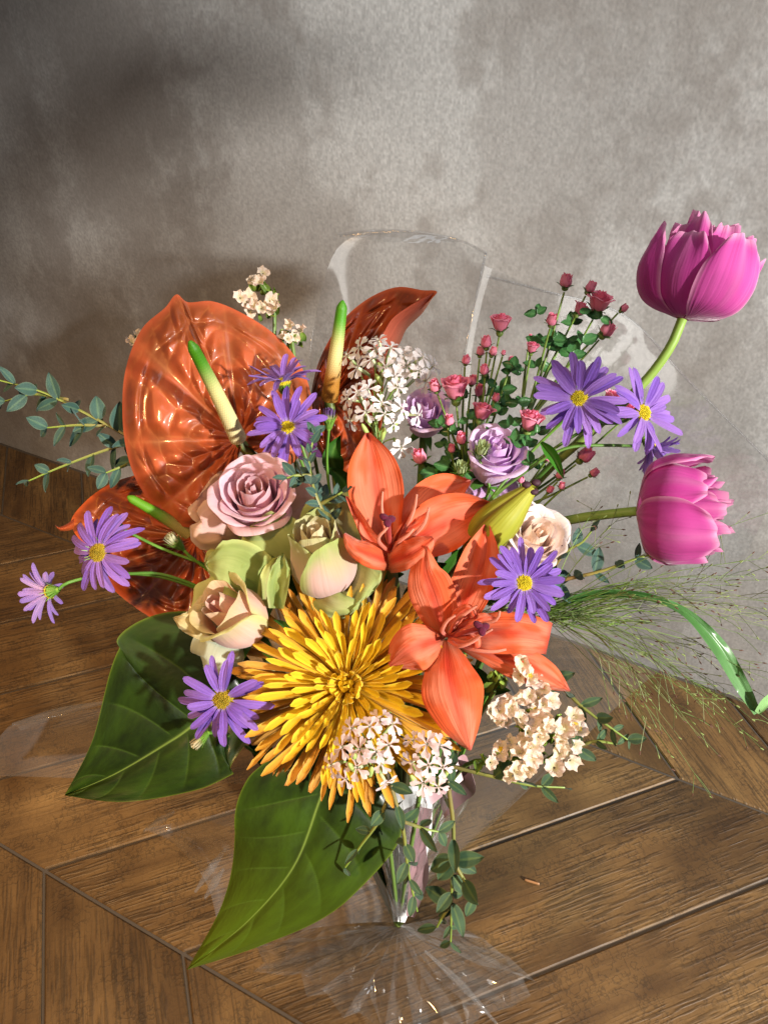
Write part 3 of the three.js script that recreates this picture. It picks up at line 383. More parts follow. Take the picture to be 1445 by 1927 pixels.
function rose(label, x, y, z, ax, rpx, pal, o = {}) {
  const t = thing('rose', label, 'rose', T0), s = mm(rpx, z), c = P(x, y, z), axis = D(...ax), Mx = frame(c, axis, o.roll ?? 0, s), R = rng(Math.round(x * 7 + y)), N = o.n ?? 17, open = o.open ?? 0.5;
  for (let i = 0; i < N; i++) {
    const f = i / (N - 1), phi = i * 2.39996 + (o.roll2 ?? 0), rt = lerp(0.05, lerp(0.42, 0.88, open), Math.pow(f, 0.8)), rm = lerp(0.1, 0.62, Math.pow(f, 0.7)), yt = lerp(0.7, lerp(0.66, 0.42, open), f * f) + (o.tall ?? 0), lip = f > 0.35 ? lerp(0.03, 0.2, f) * (o.lip ?? 1) : 0.0;
    const prof = [[0.06, -0.62], [lerp(0.1, 0.44, f), -0.45], [rm, -0.05], [lerp(rm, rt, 0.6) , lerp(0, yt, 0.6)], [rt, yt]];
    part(t, 'petal', wrapPetal(Mx, { prof, phi, A: lerp(2.0, 1.22, Math.sqrt(f)), drop: lerp(0.06, 0.24, f), lip, point: f > 0.4 ? 0.06 * (o.lip ?? 1) : 0, ruf: lerp(0.008, 0.03, f), seed: i + 3, nu: 22, nv: 18, col: (u, v) => { const n = fbm(u * 2 + i, v * 3, i, 0, 0, 3); let q = mix(pal.inn, pal.mid, sst(0.05, 0.7, f)); q = mix(q, pal.tipc ?? q, 0.5 * sst(0.8, 1, v)); q = mix(q, pal.base, 0.65 * sst(0.45, 0.1, v)); q = mix(q, pal.out, sst(0.72, 0.95, f) * (0.35 + 0.65 * n)); return mix(q, pal.edge ?? q, (pal.edge ? 0.85 * sst(0.5, 0.95, Math.max(Math.abs(u), v) + 0.3 * (n - 0.5)) : 0.5) * f); } }), M.rose);
  }
  (o.guards ?? []).forEach((g, i) => part(t, 'outer_petal', pxPetal(g.m, g.w, { wr: g.wr, cup: g.cup ?? 0.006, tilt: g.tilt ?? 0, ruf: 0.0026, rf: 9, ph: i * 2, nu: 20, nv: 26, roll: 0.007, blunt: true, relief: (u, v) => 0.004 * (fbm(u * 1.5 + i, v * 2.5, i + 9, 0, 0, 2) - 0.5), col: g.col ?? ((u, v) => { const n = fbm(u * 2, v * 3, i + 50, 0, 0, 3); return mix(mix(mix(pal.guard, pal.guard2, clamp(n * 1.8 - 0.4)), pal.mid, 0.35 * Math.exp(-u * u * 4) * sst(0.9, 0.3, v)), pal.gedge ?? pal.guard2, 0.6 * sst(0.75, 1, Math.max(Math.abs(u), v))); }) }), M.rose));
  const gs = []; for (let k = 0; k < 5; k++) gs.push(surf(4, 10, (u, v) => { const a = k * 1.2566, w = 0.16 * Math.sin(Math.PI * (0.15 + 0.85 * v)) * (1 - v * 0.5), r = 0.12 + 0.55 * v, yy = -0.66 + 0.1 * v - 0.35 * v * v; return V(Math.cos(a) * r - Math.sin(a) * u * w, yy, Math.sin(a) * r + Math.cos(a) * u * w).applyMatrix4(Mx); }, () => C('#4a7a2c')));
  part(t, 'sepals', merge(gs), M.leaf);
  part(t, 'stem', tube([c.clone().addScaledVector(axis, -0.64 * s), c.clone().lerp(T0, 0.4).add(D(0, 0.1, -1).multiplyScalar(0.03)), T0.clone()], 0.0032, 12, 8, C('#4a6a2c')), M.stem);
  return t;
}
rose('dusty mauve rose with tan outer petals, right below the large anthurium', 482, 946, 0.485, [0.03, 0.5, 0.86], 95, { inn: C('#dcacb2'), mid: C('#eabed0'), out: C('#e6bcc0'), base: C('#dca6b0'), tipc: C('#eed2dc'), guard: C('#dab292'), guard2: C('#deb8ac'), gedge: C('#e4c8aa') }, { open: 0.75, n: 17, roll2: 0.6, guards: [{ m: [[450, 975, 0.5], [410, 985, 0.486], [382, 1000, 0.478], [358, 990, 0.476]], w: [44, 50, 36, 6], cup: -0.006 }, { m: [[430, 960, 0.51], [405, 935, 0.496], [392, 920, 0.49], [386, 915, 0.488]], w: [50, 60, 48, 22], cup: 0.004 }, { m: [[520, 960, 0.51], [555, 940, 0.5], [575, 920, 0.496], [590, 900, 0.495]], w: [40, 50, 36, 8], cup: 0.004 }, { m: [[500, 990, 0.495], [530, 1005, 0.484], [560, 1000, 0.482], [588, 975, 0.486]], w: [30, 30, 26, 5], cup: 0.008 }] });
const GREEN = { inn: C('#ead4ba'), mid: C('#e2c0b4'), out: C('#dcb8b4'), base: C('#d4b49c'), tipc: C('#d8d0a0'), edge: C('#aac25c'), guard: C('#8da352'), guard2: C('#b3bf78'), gedge: C('#c8d384') };
rose('pale green and blush rose bud with green outer petals, in the middle of the bouquet', 606, 1058, 0.465, [-0.12, 0.72, 0.68], 108, GREEN, { open: 0.0, n: 11, lip: 0.3, tall: 0.2, roll2: 2.1, guards: [{ m: [[612, 1060, 0.49], [634, 1000, 0.476], [648, 955, 0.47], [652, 925, 0.474]], w: [50, 74, 66, 30], cup: 0.004 }, { m: [[620, 1085, 0.486], [660, 1090, 0.468], [688, 1100, 0.456], [704, 1112, 0.456]], w: [50, 66, 60, 34], cup: 0.008 }, { m: [[596, 1110, 0.472], [615, 1126, 0.458], [645, 1138, 0.453], [692, 1136, 0.456]], w: [34, 32, 26, 10], cup: -0.004 }] });
rose('cream and pink rose with green tinged petals, left of the yellow chrysanthemum', 446, 1160, 0.466, [-0.5, 0.5, 0.7], 104, { inn: C('#f0aca0'), mid: C('#f2bcae'), out: C('#eecfc0'), base: C('#eca8a4'), tipc: C('#f0d4bc'), edge: C('#c6d278'), guard: C('#a2b45e'), guard2: C('#ccc880'), gedge: C('#d8dc90') }, { open: 0.22, n: 10, roll2: 1.2, lip: 1.2, guards: [{ m: [[450, 1120, 0.492], [430, 1080, 0.488], [405, 1060, 0.486], [385, 1062, 0.485]], w: [40, 44, 34, 10], cup: 0.004 }, { m: [[470, 1140, 0.49], [475, 1090, 0.482], [455, 1062, 0.476], [430, 1040, 0.474]], w: [34, 36, 26, 6], cup: 0.006 }, { m: [[505, 1130, 0.482], [515, 1090, 0.474], [525, 1060, 0.47], [531, 1045, 0.468]], w: [22, 26, 18, 4], cup: 0.008 }, { m: [[430, 1190, 0.484], [410, 1225, 0.472], [400, 1250, 0.47], [385, 1262, 0.474]], w: [44, 52, 40, 10], cup: -0.006, col: () => C('#c8d0b8') }, { m: [[420, 1170, 0.476], [375, 1170, 0.462], [350, 1170, 0.458], [326, 1162, 0.46]], w: [40, 34, 20, 3], cup: 0.006, col: (u, v) => mix(C('#cfc398'), C('#dcc88c'), v) }] });
rose('lime green outer rose petals between the mauve rose and the green rose bud', 505, 1045, 0.505, [-0.1, 0.6, 0.75], 50, { ...GREEN, inn: C('#a8b86a'), mid: C('#a8b870'), tipc: C('#b8c47c'), base: C('#98a860') }, { open: 0.5, n: 9, guards: [{ m: [[530, 1090, 0.49], [512, 1050, 0.472], [490, 1020, 0.466], [462, 1000, 0.47]], w: [60, 78, 74, 36], cup: 0.006 }, { m: [[510, 1110, 0.486], [470, 1085, 0.468], [430, 1065, 0.46], [388, 1062, 0.462]], w: [40, 56, 52, 20], cup: 0.005 }, { m: [[520, 1145, 0.472], [522, 1110, 0.458], [528, 1075, 0.454], [533, 1040, 0.456]], w: [14, 20, 18, 5], cup: 0.012 }] });
const LIL = { inn: C('#e0b2e8'), mid: C('#e6c4ee'), out: C('#e8ccf0'), base: C('#deb4e4'), tipc: C('#eed8f4'), guard: C('#c79ad4'), guard2: C('#d4b0dc') };
rose('lilac rose half hidden behind the green aster buds', 928, 868, 0.508, [0.1, 0.6, 0.8], 76, LIL, { open: 0.6, guards: [{ m: [[920, 890, 0.53], [895, 905, 0.522], [880, 905, 0.52], [866, 900, 0.52]], w: [30, 34, 28, 8] }, { m: [[935, 890, 0.53], [955, 905, 0.52], [965, 915, 0.518], [975, 915, 0.518]], w: [30, 32, 26, 10] }] });
rose('lilac rose mostly hidden behind the white florets and pink spray roses', 800, 785, 0.545, [0.0, 0.5, 0.85], 62, LIL, { open: 0.6, n: 12 });
rose('blush white rose behind the purple aster on the right', 998, 1022, 0.468, [0.2, 0.5, 0.85], 84, { inn: C('#f8e0cc'), mid: C('#f8e8e2'), out: C('#f6e8e4'), base: C('#f2d0c6'), tipc: C('#f4e2de'), guard: C('#f0dcd8'), guard2: C('#f2e0da') }, { open: 0.6, n: 15, roll2: 2 });

function tulip(label, x, y, z, ax, rpx, hpx, seed, stemPts, roll, flare = 0.06) {
  const t = thing('tulip', label, 'tulip', T0), r = mm(rpx, z), h = mm(hpx, z), c = P(x, y, z), axis = D(...ax), Mx = frame(c, axis, roll, 1), R = rng(seed), PK = C('#bf3490'), PL = C('#d95cae'), PD = C('#98206c');
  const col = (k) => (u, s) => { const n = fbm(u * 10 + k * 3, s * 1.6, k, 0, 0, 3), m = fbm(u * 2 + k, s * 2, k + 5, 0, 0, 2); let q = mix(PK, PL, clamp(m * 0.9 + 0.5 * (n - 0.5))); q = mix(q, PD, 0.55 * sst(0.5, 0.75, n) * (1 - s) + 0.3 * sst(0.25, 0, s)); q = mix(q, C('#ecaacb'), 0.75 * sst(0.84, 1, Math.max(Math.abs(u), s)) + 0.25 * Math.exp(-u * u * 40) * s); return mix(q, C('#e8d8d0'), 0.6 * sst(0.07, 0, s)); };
  const outer = [[0, 1.04, 1.02], [1.15, 0.92, 1.0], [2.2, 1.0, 1.04], [3.25, 0.95, 1.0], [4.2, 1.06, 1.04], [5.25, 0.94, 1.02]];
  outer.forEach(([phi, hh, rr], k) => { const dx = V(Math.cos(phi), 0, Math.sin(phi)).transformDirection(Mx).dot(V(0.9, 0.3, 0).normalize()), o = k % 2 ? 0.94 : 1.04, fl = 0.02 + 0.1 * R() + flare * sst(0.5, 0.9, dx); part(t, 'petal', wrapPetal(Mx, { prof: [[0.12 * r, 0], [0.78 * r * o, 0.13 * h], [1.02 * r * o, 0.42 * h * hh], [(0.92 + fl) * r * o, 0.75 * h * hh], [(0.72 + 2 * fl) * r * o, h * hh]], phi, A: 0.66, w: [0.6, 1.0, 1.06, 1.04, 0.95, 0.74], drop: 0.24, pw: 2.0, ruf: 0.06 * r, lip: 0.05 * r, spread: -0.06 * r, seed: seed + k, nu: 24, nv: 24, col: col(k + seed) }), M.tulip); });
  for (let k = 0; k < 12; k++) { const f = k / 11, phi = k * 2.4 + 0.5, o = lerp(0.3, 0.84, f); part(t, 'inner_petal', wrapPetal(Mx, { prof: [[0.1 * r, 0.04 * h], [0.6 * r * o, 0.25 * h], [0.95 * r * o, 0.55 * h], [o * r * 0.95, 0.85 * h], [o * r * 0.78, h * lerp(1.2, 1.04, f) * (0.93 + 0.16 * R())]], phi, A: lerp(1.0, 0.62, f), drop: 0.22, ruf: 0.09 * r, lip: 0.12 * r * f, seed: seed + 20 + k, nu: 16, nv: 16, col: col(k + seed + 30) }), M.tulip); }
  part(t, 'stem', tube([c.clone(), ...PP(stemPts)], [0.0031, 0.0032, 0.0034], 26, 10, (s) => mix(C('#86a844'), C('#7a8a3c'), s)), M.stem);
}
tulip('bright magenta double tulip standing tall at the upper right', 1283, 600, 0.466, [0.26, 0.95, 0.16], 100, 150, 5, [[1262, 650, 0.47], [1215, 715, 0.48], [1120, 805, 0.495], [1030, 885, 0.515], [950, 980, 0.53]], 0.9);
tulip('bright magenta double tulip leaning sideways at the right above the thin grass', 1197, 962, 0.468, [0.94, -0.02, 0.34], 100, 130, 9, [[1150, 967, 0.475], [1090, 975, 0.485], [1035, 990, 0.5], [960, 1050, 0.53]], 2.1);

// ---------------------------------------------------------------- eucalyptus twigs
const leafGeo = [0.62, 0.5, 0.4].map((w, k) => surf(8, 12, (u, s) => V(u * w * 0.5 * Math.pow(Math.sin(Math.PI * Math.pow(clamp(s * 0.98 + 0.01), 0.85)), 0.8), -0.18 * s * s + 0.12 * s + 0.06 * Math.abs(u), s), (u, s) => { const n = fbm(u * 2 + k, s * 3, k, 0, 0, 3); let c = mix(C('#1c3a34'), C('#345a4e'), n); c = mix(c, C('#7a9a6a'), 0.3 * Math.exp(-u * u * 160)); return mix(c, C('#6a7a60'), 0.4 * sst(0.9, 1, Math.abs(u))); }));
const leafGeoG = leafGeo.map((g) => { const q = g.clone(), a = q.attributes.color; for (let i = 0; i < a.count; i++) a.setXYZ(i, a.getX(i) * 1.1, a.getY(i) * 0.95, a.getZ(i) * 0.4); return q; });
function sprig(label, stems, o) {                                        // stems: px curves; leaves in opposite pairs
  const t = thing('eucalyptus_twig', label, 'eucalyptus', P(...stems[0][0])), R = rng(o.seed), geo = o.green ? leafGeoG : leafGeo;
  stems.forEach((pts, si) => {
    const w = PP(pts), cv = curve(w), len = cv.getLength(); part(t, 'stem', tube(w, (k) => 0.0013 * (1.15 - k * 0.7), 24, 6, (k) => mix(C(o.stem ?? '#7a6a3c'), C('#7d9a3c'), k)), M.stem);
    const n = Math.max(2, Math.round(len / mm((o.step ?? 40) * 1.15, pts[0][2])));
    for (let i = o.from ?? 0; i <= n; i++) {
      const s = i / n, p = cv.getPointAt(s), tg = cv.getTangentAt(s), rot = i * 1.4 + R();
      for (let k = 0; k < 2; k++) {
        if (R() < (o.skip ?? (o.green ? 0.24 : 0.1))) continue;
        const sideA = rot + k * Math.PI, n0 = V().crossVectors(tg, D(0.1, 0.3, 1)).normalize(), n1 = V().crossVectors(tg, n0).normalize(), lat = n0.clone().multiplyScalar(Math.cos(sideA)).addScaledVector(n1, Math.sin(sideA));
        const dir = lat.multiplyScalar(0.85).addScaledVector(tg, 0.35 + 0.5 * s + (R() - 0.5) * 0.3).normalize(), L = mm((o.leaf ?? 44) * 1.15 * (0.7 + 0.55 * R()) * (1 - 0.35 * s), pts[0][2]);
        const upv = D((R() - 0.5) * 1.4, 0.3 + (R() - 0.5), 1 - 0.5 * R()), X = V().crossVectors(upv, dir).normalize(), Y = V().crossVectors(dir, X).normalize();
        const Mt = new THREE.Matrix4().makeBasis(X.multiplyScalar(L), Y.multiplyScalar(L), dir.clone().multiplyScalar(L)); Mt.setPosition(p);
        partM(t, 'leaf', geo[Math.floor(R() * 3)], M.euc, Mt);
      }
    }
  });
}
sprig('blue green eucalyptus branch reaching out of the left edge, upper of two', [[[262, 832, 0.56], [150, 772, 0.553], [80, 738, 0.55], [-15, 712, 0.545]], [[130, 752, 0.553], [60, 742, 0.556], [10, 755, 0.556]], [[200, 802, 0.556], [150, 800, 0.55], [90, 805, 0.55]]], { seed: 4, step: 34, leaf: 46 });
sprig('blue green eucalyptus branch at the left edge, lower of two, below the longer branch', [[[262, 828, 0.565], [185, 852, 0.56], [100, 885, 0.556], [55, 905, 0.556]], [[250, 870, 0.56], [225, 880, 0.552], [200, 890, 0.55]]], { seed: 9, step: 40, leaf: 42 });
sprig('small dark eucalyptus sprig in front of the green rose bud and the purple bud', [[[618, 985, 0.462], [592, 925, 0.456], [582, 870, 0.46], [592, 815, 0.465]], [[600, 950, 0.46], [630, 935, 0.455], [645, 925, 0.455]], [[585, 895, 0.458], [555, 895, 0.452], [540, 900, 0.452]]], { seed: 12, step: 17, leaf: 36 });
sprig('eucalyptus twig behind the thin grass, pointing at the sideways tulip', [[[1040, 1095, 0.47], [1130, 1075, 0.465], [1195, 1052, 0.462], [1232, 1042, 0.462]], [[1030, 1085, 0.475], [1062, 1040, 0.47], [1095, 1020, 0.468], [1112, 1000, 0.468]]], { seed: 15, step: 36, leaf: 46, stem: '#8a5a30' });
sprig('eucalyptus twig right of the cream statice, pointing right', [[[1040, 1275, 0.47], [1095, 1330, 0.462], [1138, 1362, 0.458], [1180, 1392, 0.458]], [[1085, 1405, 0.465], [1120, 1395, 0.46], [1160, 1400, 0.458]]], { seed: 18, step: 32, leaf: 42, green: true });
sprig('eucalyptus twig running right, below the cream statice', [[[842, 1440, 0.47], [930, 1462, 0.462], [1000, 1478, 0.46], [1062, 1482, 0.462]]], { seed: 24, step: 42, leaf: 48, green: true });
sprig('long eucalyptus twig hanging straight down at the front, rightmost of the hanging twigs', [[[842, 1470, 0.462], [853, 1560, 0.47], [850, 1660, 0.482], [848, 1772, 0.498]], [[852, 1620, 0.476], [875, 1660, 0.474], [890, 1690, 0.476]], [[850, 1700, 0.486], [830, 1730, 0.486], [822, 1745, 0.488]]], { seed: 27, step: 38, leaf: 50, green: true });
sprig('eucalyptus twig hanging in front of the leaf tip edge, left of the straight hanging one', [[[735, 1478, 0.452], [758, 1560, 0.458], [768, 1640, 0.468], [785, 1715, 0.48]], [[758, 1545, 0.456], [800, 1560, 0.456], [825, 1565, 0.458]]], { seed: 31, step: 40, leaf: 48, green: true });
sprig('short eucalyptus twig over the downward leaf, leftmost of the hanging twigs', [[[738, 1480, 0.455], [712, 1545, 0.46], [680, 1590, 0.468], [650, 1632, 0.476]]], { seed: 36, step: 44, leaf: 46, green: true });

// ---------------------------------------------------------------- white five petalled florets
const flPetal = [0, 1].map((v) => { const g = []; for (let k = 0; k < 5; k++) g.push(surf(8, 10, (u, s) => { const lob = 0.2 * Math.exp(-u * u * 14) * sst(0.65, 1, s), w = arr([0.07, 0.08, 0.13, 0.24, 0.33, 0.26])(s), r = 0.1 + (0.9 - lob) * s - 0.1 * u * u * s, y = 0.1 * s - 0.22 * s * s + (v ? 0.18 * s : 0) + 0.05 * u * u; return V(r, y, u * w).applyAxisAngle(V(0, 1, 0), k * 1.2566 + 0.15 * Math.sin(k * 3 + v)); }, (u, s) => mix([0.78, 0.74, 0.72], [0.92, 0.9, 0.9], s))); return g; });
const flTube = merge([surf(8, 8, (u, s) => { const a = u * Math.PI, r = 0.1 + 0.05 * Math.sin(s * 3); return V(Math.cos(a) * r, -1.3 * s, Math.sin(a) * r); }, (u, s) => mix(C('#dfe6c0'), C('#8fae5c'), s)), ...[0, 1, 2, 3, 4].map((k) => tint(new THREE.CylinderGeometry(0.012, 0.012, 0.3, 4).translate(0, 0.12, 0).rotateX(0.35).rotateY(k * 1.2566 + 0.6), [0.75, 0.72, 0.6]))]);
const flMatW = new THREE.MeshPhysicalMaterial({ vertexColors: true, color: new THREE.Color(0.84, 0.82, 0.84), side: THREE.DoubleSide, roughness: 0.95, transmission: 0.25 });
const flMatP = new THREE.MeshPhysicalMaterial({ vertexColors: true, color: new THREE.Color(0.84, 0.7, 0.73), side: THREE.DoubleSide, roughness: 0.95, transmission: 0.25 });
function florets(label, pts, z, root, mat, rpx, group) {
  const rt = P(...root), t = thing('white_floret_cluster', label, 'white flowers', T0, group), R = rng(root[0]);
  const cx = pts.reduce((a, p) => a + p[0], 0) / pts.length, cy = pts.reduce((a, p) => a + p[1], 0) / pts.length;
  const st = [tube([rt, T0.clone()], 0.0016, 8, 6, C('#6a8a3c'))];
  for (const [x, y] of pts) {
    const zz = z + 0.014 * (Math.hypot(x - cx, y - cy) / 70) ** 2 + (R() - 0.5) * 0.012, p = P(x, y, zz), axis = D((x - cx) / 60 + (R() - 0.5) * 1.2, -(y - cy) / 60 + 0.25 + (R() - 0.5) * 1.2, 1.0), L = mm(rpx * 0.92 * (0.85 + 0.3 * R()), zz), Mt = frame(p, axis, R() * 6, L), v = Math.floor(R() * 2);
    const f = partM(t, 'floret', flTube, M.stem, Mt); for (let k = 0; k < 5; k++) sub(f, 'petal', flPetal[v][k], mat);
    const e = p.clone().addScaledVector(axis, -1.3 * L); st.push(tube([e, e.clone().lerp(rt, 0.5).addScaledVector(axis, -0.004), rt], 0.0005, 8, 5, C('#8aa85a')));
  }
  part(t, 'stem', merge(st), M.stem);
  for (let k = 0; k < 5; k++) { const a = k * 1.3, p = P(cx + Math.cos(a) * 30, cy + 25 + Math.sin(a) * 18, z + 0.012), g = new THREE.SphereGeometry(0.0017, 8, 8); g.scale(1, 3.2, 1); g.applyMatrix4(frame(p, D(Math.cos(a) * 0.5, 0.7, 0.5))); part(t, 'bud', tint(g, C('#a8bf6a')), M.stem); }
}
florets('white floret cluster nearest the folded anthurium, upper of the pair', [[654, 669], [673, 692], [677, 654], [706, 656], [712, 641], [735, 655], [757, 668], [726, 690], [773, 667], [794, 673], [813, 690], [788, 698], [743, 709], [749, 728], [801, 717], [700, 676], [765, 688]], 0.522, [705, 800, 0.555], flMatW, 25);
florets('white floret cluster just above the upper lily, lower of the pair', [[654, 751], [673, 739], [692, 733], [659, 791], [689, 775], [718, 759], [740, 797], [755, 769], [785, 781], [755, 842], [724, 780]], 0.505, [712, 850, 0.535], flMatW, 25);
florets('pinkish white floret cluster on the lower edge of the yellow chrysanthemum', [[661, 1371], [696, 1367], [739, 1363], [713, 1352], [644, 1406], [677, 1410], [709, 1414], [732, 1402], [672, 1444], [717, 1436], [623, 1440], [651, 1466], [726, 1472]], 0.414, [720, 1480, 0.475], flMatP, 27);
florets('pinkish white floret cluster below the lily petal pointing down', [[777, 1393], [775, 1434], [803, 1400], [827, 1404], [797, 1474], [833, 1444], [825, 1480], [806, 1440]], 0.42, [790, 1490, 0.475], flMatP, 26);

// ---------------------------------------------------------------- statice
const stGeo = [0, 1, 2].map((k) => surf(22, 6, (u, s) => { const a = u * Math.PI, r = 0.12 + 0.85 * Math.pow(s, 0.8) + 0.1 * s * s * Math.sin(a * 7 + k), y = s * 0.95 - 0.35 * s * s + 0.24 * s * s * Math.sin(a * 5 + k * 2) + 0.12 * s * Math.sin(a * 11 + k); return V(Math.cos(a) * r, y, Math.sin(a) * r * (0.7 + 0.1 * k)); }, (u, s) => mix(C('#d9cfa0'), mix(C('#f4e6cc'), C('#f2dcd2'), (k + u + 1) / 4), sst(0, 0.5, s))));
const bractGeo = surf(6, 6, (u, s) => { const w = 0.34 * Math.sin(Math.PI * (0.2 + 0.8 * s)); return V(u * w, s, 0.22 * u * u - 0.3 * s * s); }, (u, s) => mix(C('#3f5a1c'), C('#86a03c'), s));
const tinyBloom = merge([0, 1, 2, 3, 4].map((k) => surf(3, 4, (u, s) => V(0.05 + 0.45 * s, 0.1 * s, u * 0.2 * (1 - 0.4 * s)).applyAxisAngle(V(0, 1, 0), k * 1.2566), () => C('#f0cc1c'))));
function statice(label, pts, z, rpx, bracts, roots, seed, yellow = 3) {
  const t = thing('statice', label, 'statice', T0), R = rng(seed);
  [...pts, ...pts.filter((_, i) => rpx > 15 && i % 3 < 2)].forEach(([x, y], i) => {
    const zz = z + (R() - 0.5) * 0.014, L = mm(rpx * (rpx > 15 ? 0.86 : 1.1) * (0.8 + 0.5 * R()), zz), ax = D((R() - 0.5) * 1.3, 0.35 + (R() - 0.5) * 1.1, 1), Mt = frame(P(x + (R() - 0.5) * 18, y + (R() - 0.5) * 18, zz), ax, R() * 6, L), f = partM(t, 'floret', stGeo[i % 3], M.paper, Mt);
    if (i % 7 === 1 && yellow) { const b = sub(f, 'flower_centre', tinyBloom, M.petal); b.position.y = 0.55; b.scale.setScalar(0.6); }
  });
  for (const [x, y] of bracts) for (let k = 0; k < 7; k++) { const zz = z + 0.006 + R() * 0.01, L = mm(22 * (0.7 + 0.6 * R()), zz); partM(t, 'bract', bractGeo, M.leaf, frame(P(x + (R() - 0.5) * 26, y + (R() - 0.5) * 26, zz), D((R() - 0.5) * 1.8, 0.5 + (R() - 0.5) * 1.4, 0.7), R() * 6, L)); }
  for (const r of roots) part(t, 'stem', tube(PP(r), 0.0014, 14, 6, C('#5c7a2c')), M.stem);
}
statice('cream and peach statice sprays below the lower lily on the right', [[990, 1254], [985, 1275], [1005, 1290], [1020, 1305], [995, 1305], [1037, 1322], [1028, 1345], [1015, 1335], [948, 1322], [930, 1330], [937, 1348], [958, 1352], [975, 1345], [965, 1325], [1000, 1368], [1018, 1385], [992, 1388], [1006, 1410], [975, 1395], [985, 1420], [1005, 1432], [955, 1405], [945, 1418], [975, 1447], [995, 1452], [962, 1458], [930, 1432], [1020, 1365], [1070, 1355], [1080, 1375], [1062, 1385], [1055, 1368], [1082, 1400], [1060, 1410], [1070, 1425], [1050, 1442], [1012, 1322], [1030, 1370]], 0.45, 19, [[920, 1285], [945, 1280], [965, 1272], [1038, 1425], [1042, 1400], [1050, 1365], [905, 1430], [930, 1435], [958, 1430], [1000, 1350], [985, 1370]], [[[930, 1300, 0.462], [900, 1350, 0.49], [800, 1500, 0.56]], [[1045, 1420, 0.464], [1000, 1440, 0.475], [900, 1430, 0.48], [820, 1520, 0.56]]], 5);
statice('cream statice spray standing behind the large anthurium top right edge', [[478, 524], [490, 522], [500, 530], [484, 535], [444, 568], [456, 574], [464, 564], [470, 582], [482, 576], [494, 582], [508, 572], [520, 584], [500, 592]], 0.552, 13, [[495, 548], [505, 600], [515, 570]], [[[490, 535, 0.556], [515, 570, 0.558], [517, 640, 0.565], [540, 800, 0.59], [640, 1200, 0.62]]], 8, 0);
statice('small cream statice tuft between the two upper anthuriums', [[540, 618], [552, 612], [560, 622], [548, 628], [532, 632], [545, 640]], 0.552, 10, [[545, 640], [560, 645]], [[[548, 630, 0.556], [555, 680, 0.56], [600, 900, 0.6]]], 11, 0);
statice('tip of cream statice peeping out left of the large anthurium', [[258, 634], [252, 644], [262, 646]], 0.568, 11, [[264, 650]], [[[262, 645, 0.57], [330, 800, 0.585], [560, 1200, 0.62]]], 14, 0);

// ---------------------------------------------------------------- pink spray roses
const miniGeo = [0, 1].map((open) => { const gs = []; for (let i = 0; i < (open ? 16 : 9); i++) { const f = i / (open ? 15 : 8), rt = lerp(0.08, open ? 1.0 : 0.5, f), rm = lerp(0.15, open ? 0.75 : 0.62, f); gs.push(wrapPetal(new THREE.Matrix4(), { prof: [[0.1, -0.75], [lerp(0.2, 0.5, f), -0.5], [rm, 0], [lerp(rm, rt, 0.7), 0.5], [rt, lerp(0.9, open ? 0.55 : 0.95, f)]], phi: i * 2.4, A: lerp(1.9, open ? 0.8 : 1.1, f), drop: 0.25, lip: open ? 0.2 * f : 0.04, point: 0.12, ruf: 0.05, seed: i, nu: 9, nv: 8, col: (u, v) => mix(mix([0.82, 0.1, 0.26], [0.95, 0.34, 0.48], f * 0.7 + 0.3 * v), [0.9, 0.6, 0.5], 0.5 * sst(0.35, 0, v)) })); } return merge(gs); });
const sepalGeo = merge([tint(new THREE.SphereGeometry(0.34, 10, 8).scale(1, 1.1, 1).translate(0, -0.85, 0), C('#6f8a3c')), ...[0, 1, 2, 3, 4].map((k) => surf(3, 8, (u, s) => { const w = 0.2 * Math.sin(Math.PI * (0.25 + 0.75 * s)), r = 0.3 + 0.75 * s, y = -0.75 + 0.9 * s - 0.55 * s * s + 0.2 * Math.sin(k * 2) * s; return V(r, y, u * w).applyAxisAngle(V(0, 1, 0), k * 1.2566); }, (u, s) => mix(C('#4f7a2c'), C('#3a5a1c'), s)))]);
const miniMat = [[1, 1, 1], [0.9, 0.84, 0.86], [1.05, 1.5, 1.1]].map((c) => new THREE.MeshPhysicalMaterial({ vertexColors: true, color: new THREE.Color(...c.map((x) => Math.min(1, x))), side: THREE.DoubleSide, roughness: 0.9, transmission: 0.2, sheen: 0.3 }));
const roseLeaf = surf(8, 12, (u, s) => { const w = 0.36 * Math.pow(Math.sin(Math.PI * Math.pow(s, 0.8)), 0.75) * (1 + 0.05 * Math.sin(s * 50)); return V(u * w, 0.1 * u * u - 0.15 * s * s, s); }, (u, s) => { const n = fbm(u * 3, s * 4, 2, 0, 0, 3); return mix(mix(C('#26542a'), C('#43783e'), n), C('#5c8a4c'), 0.5 * Math.exp(-u * u * 60)); });
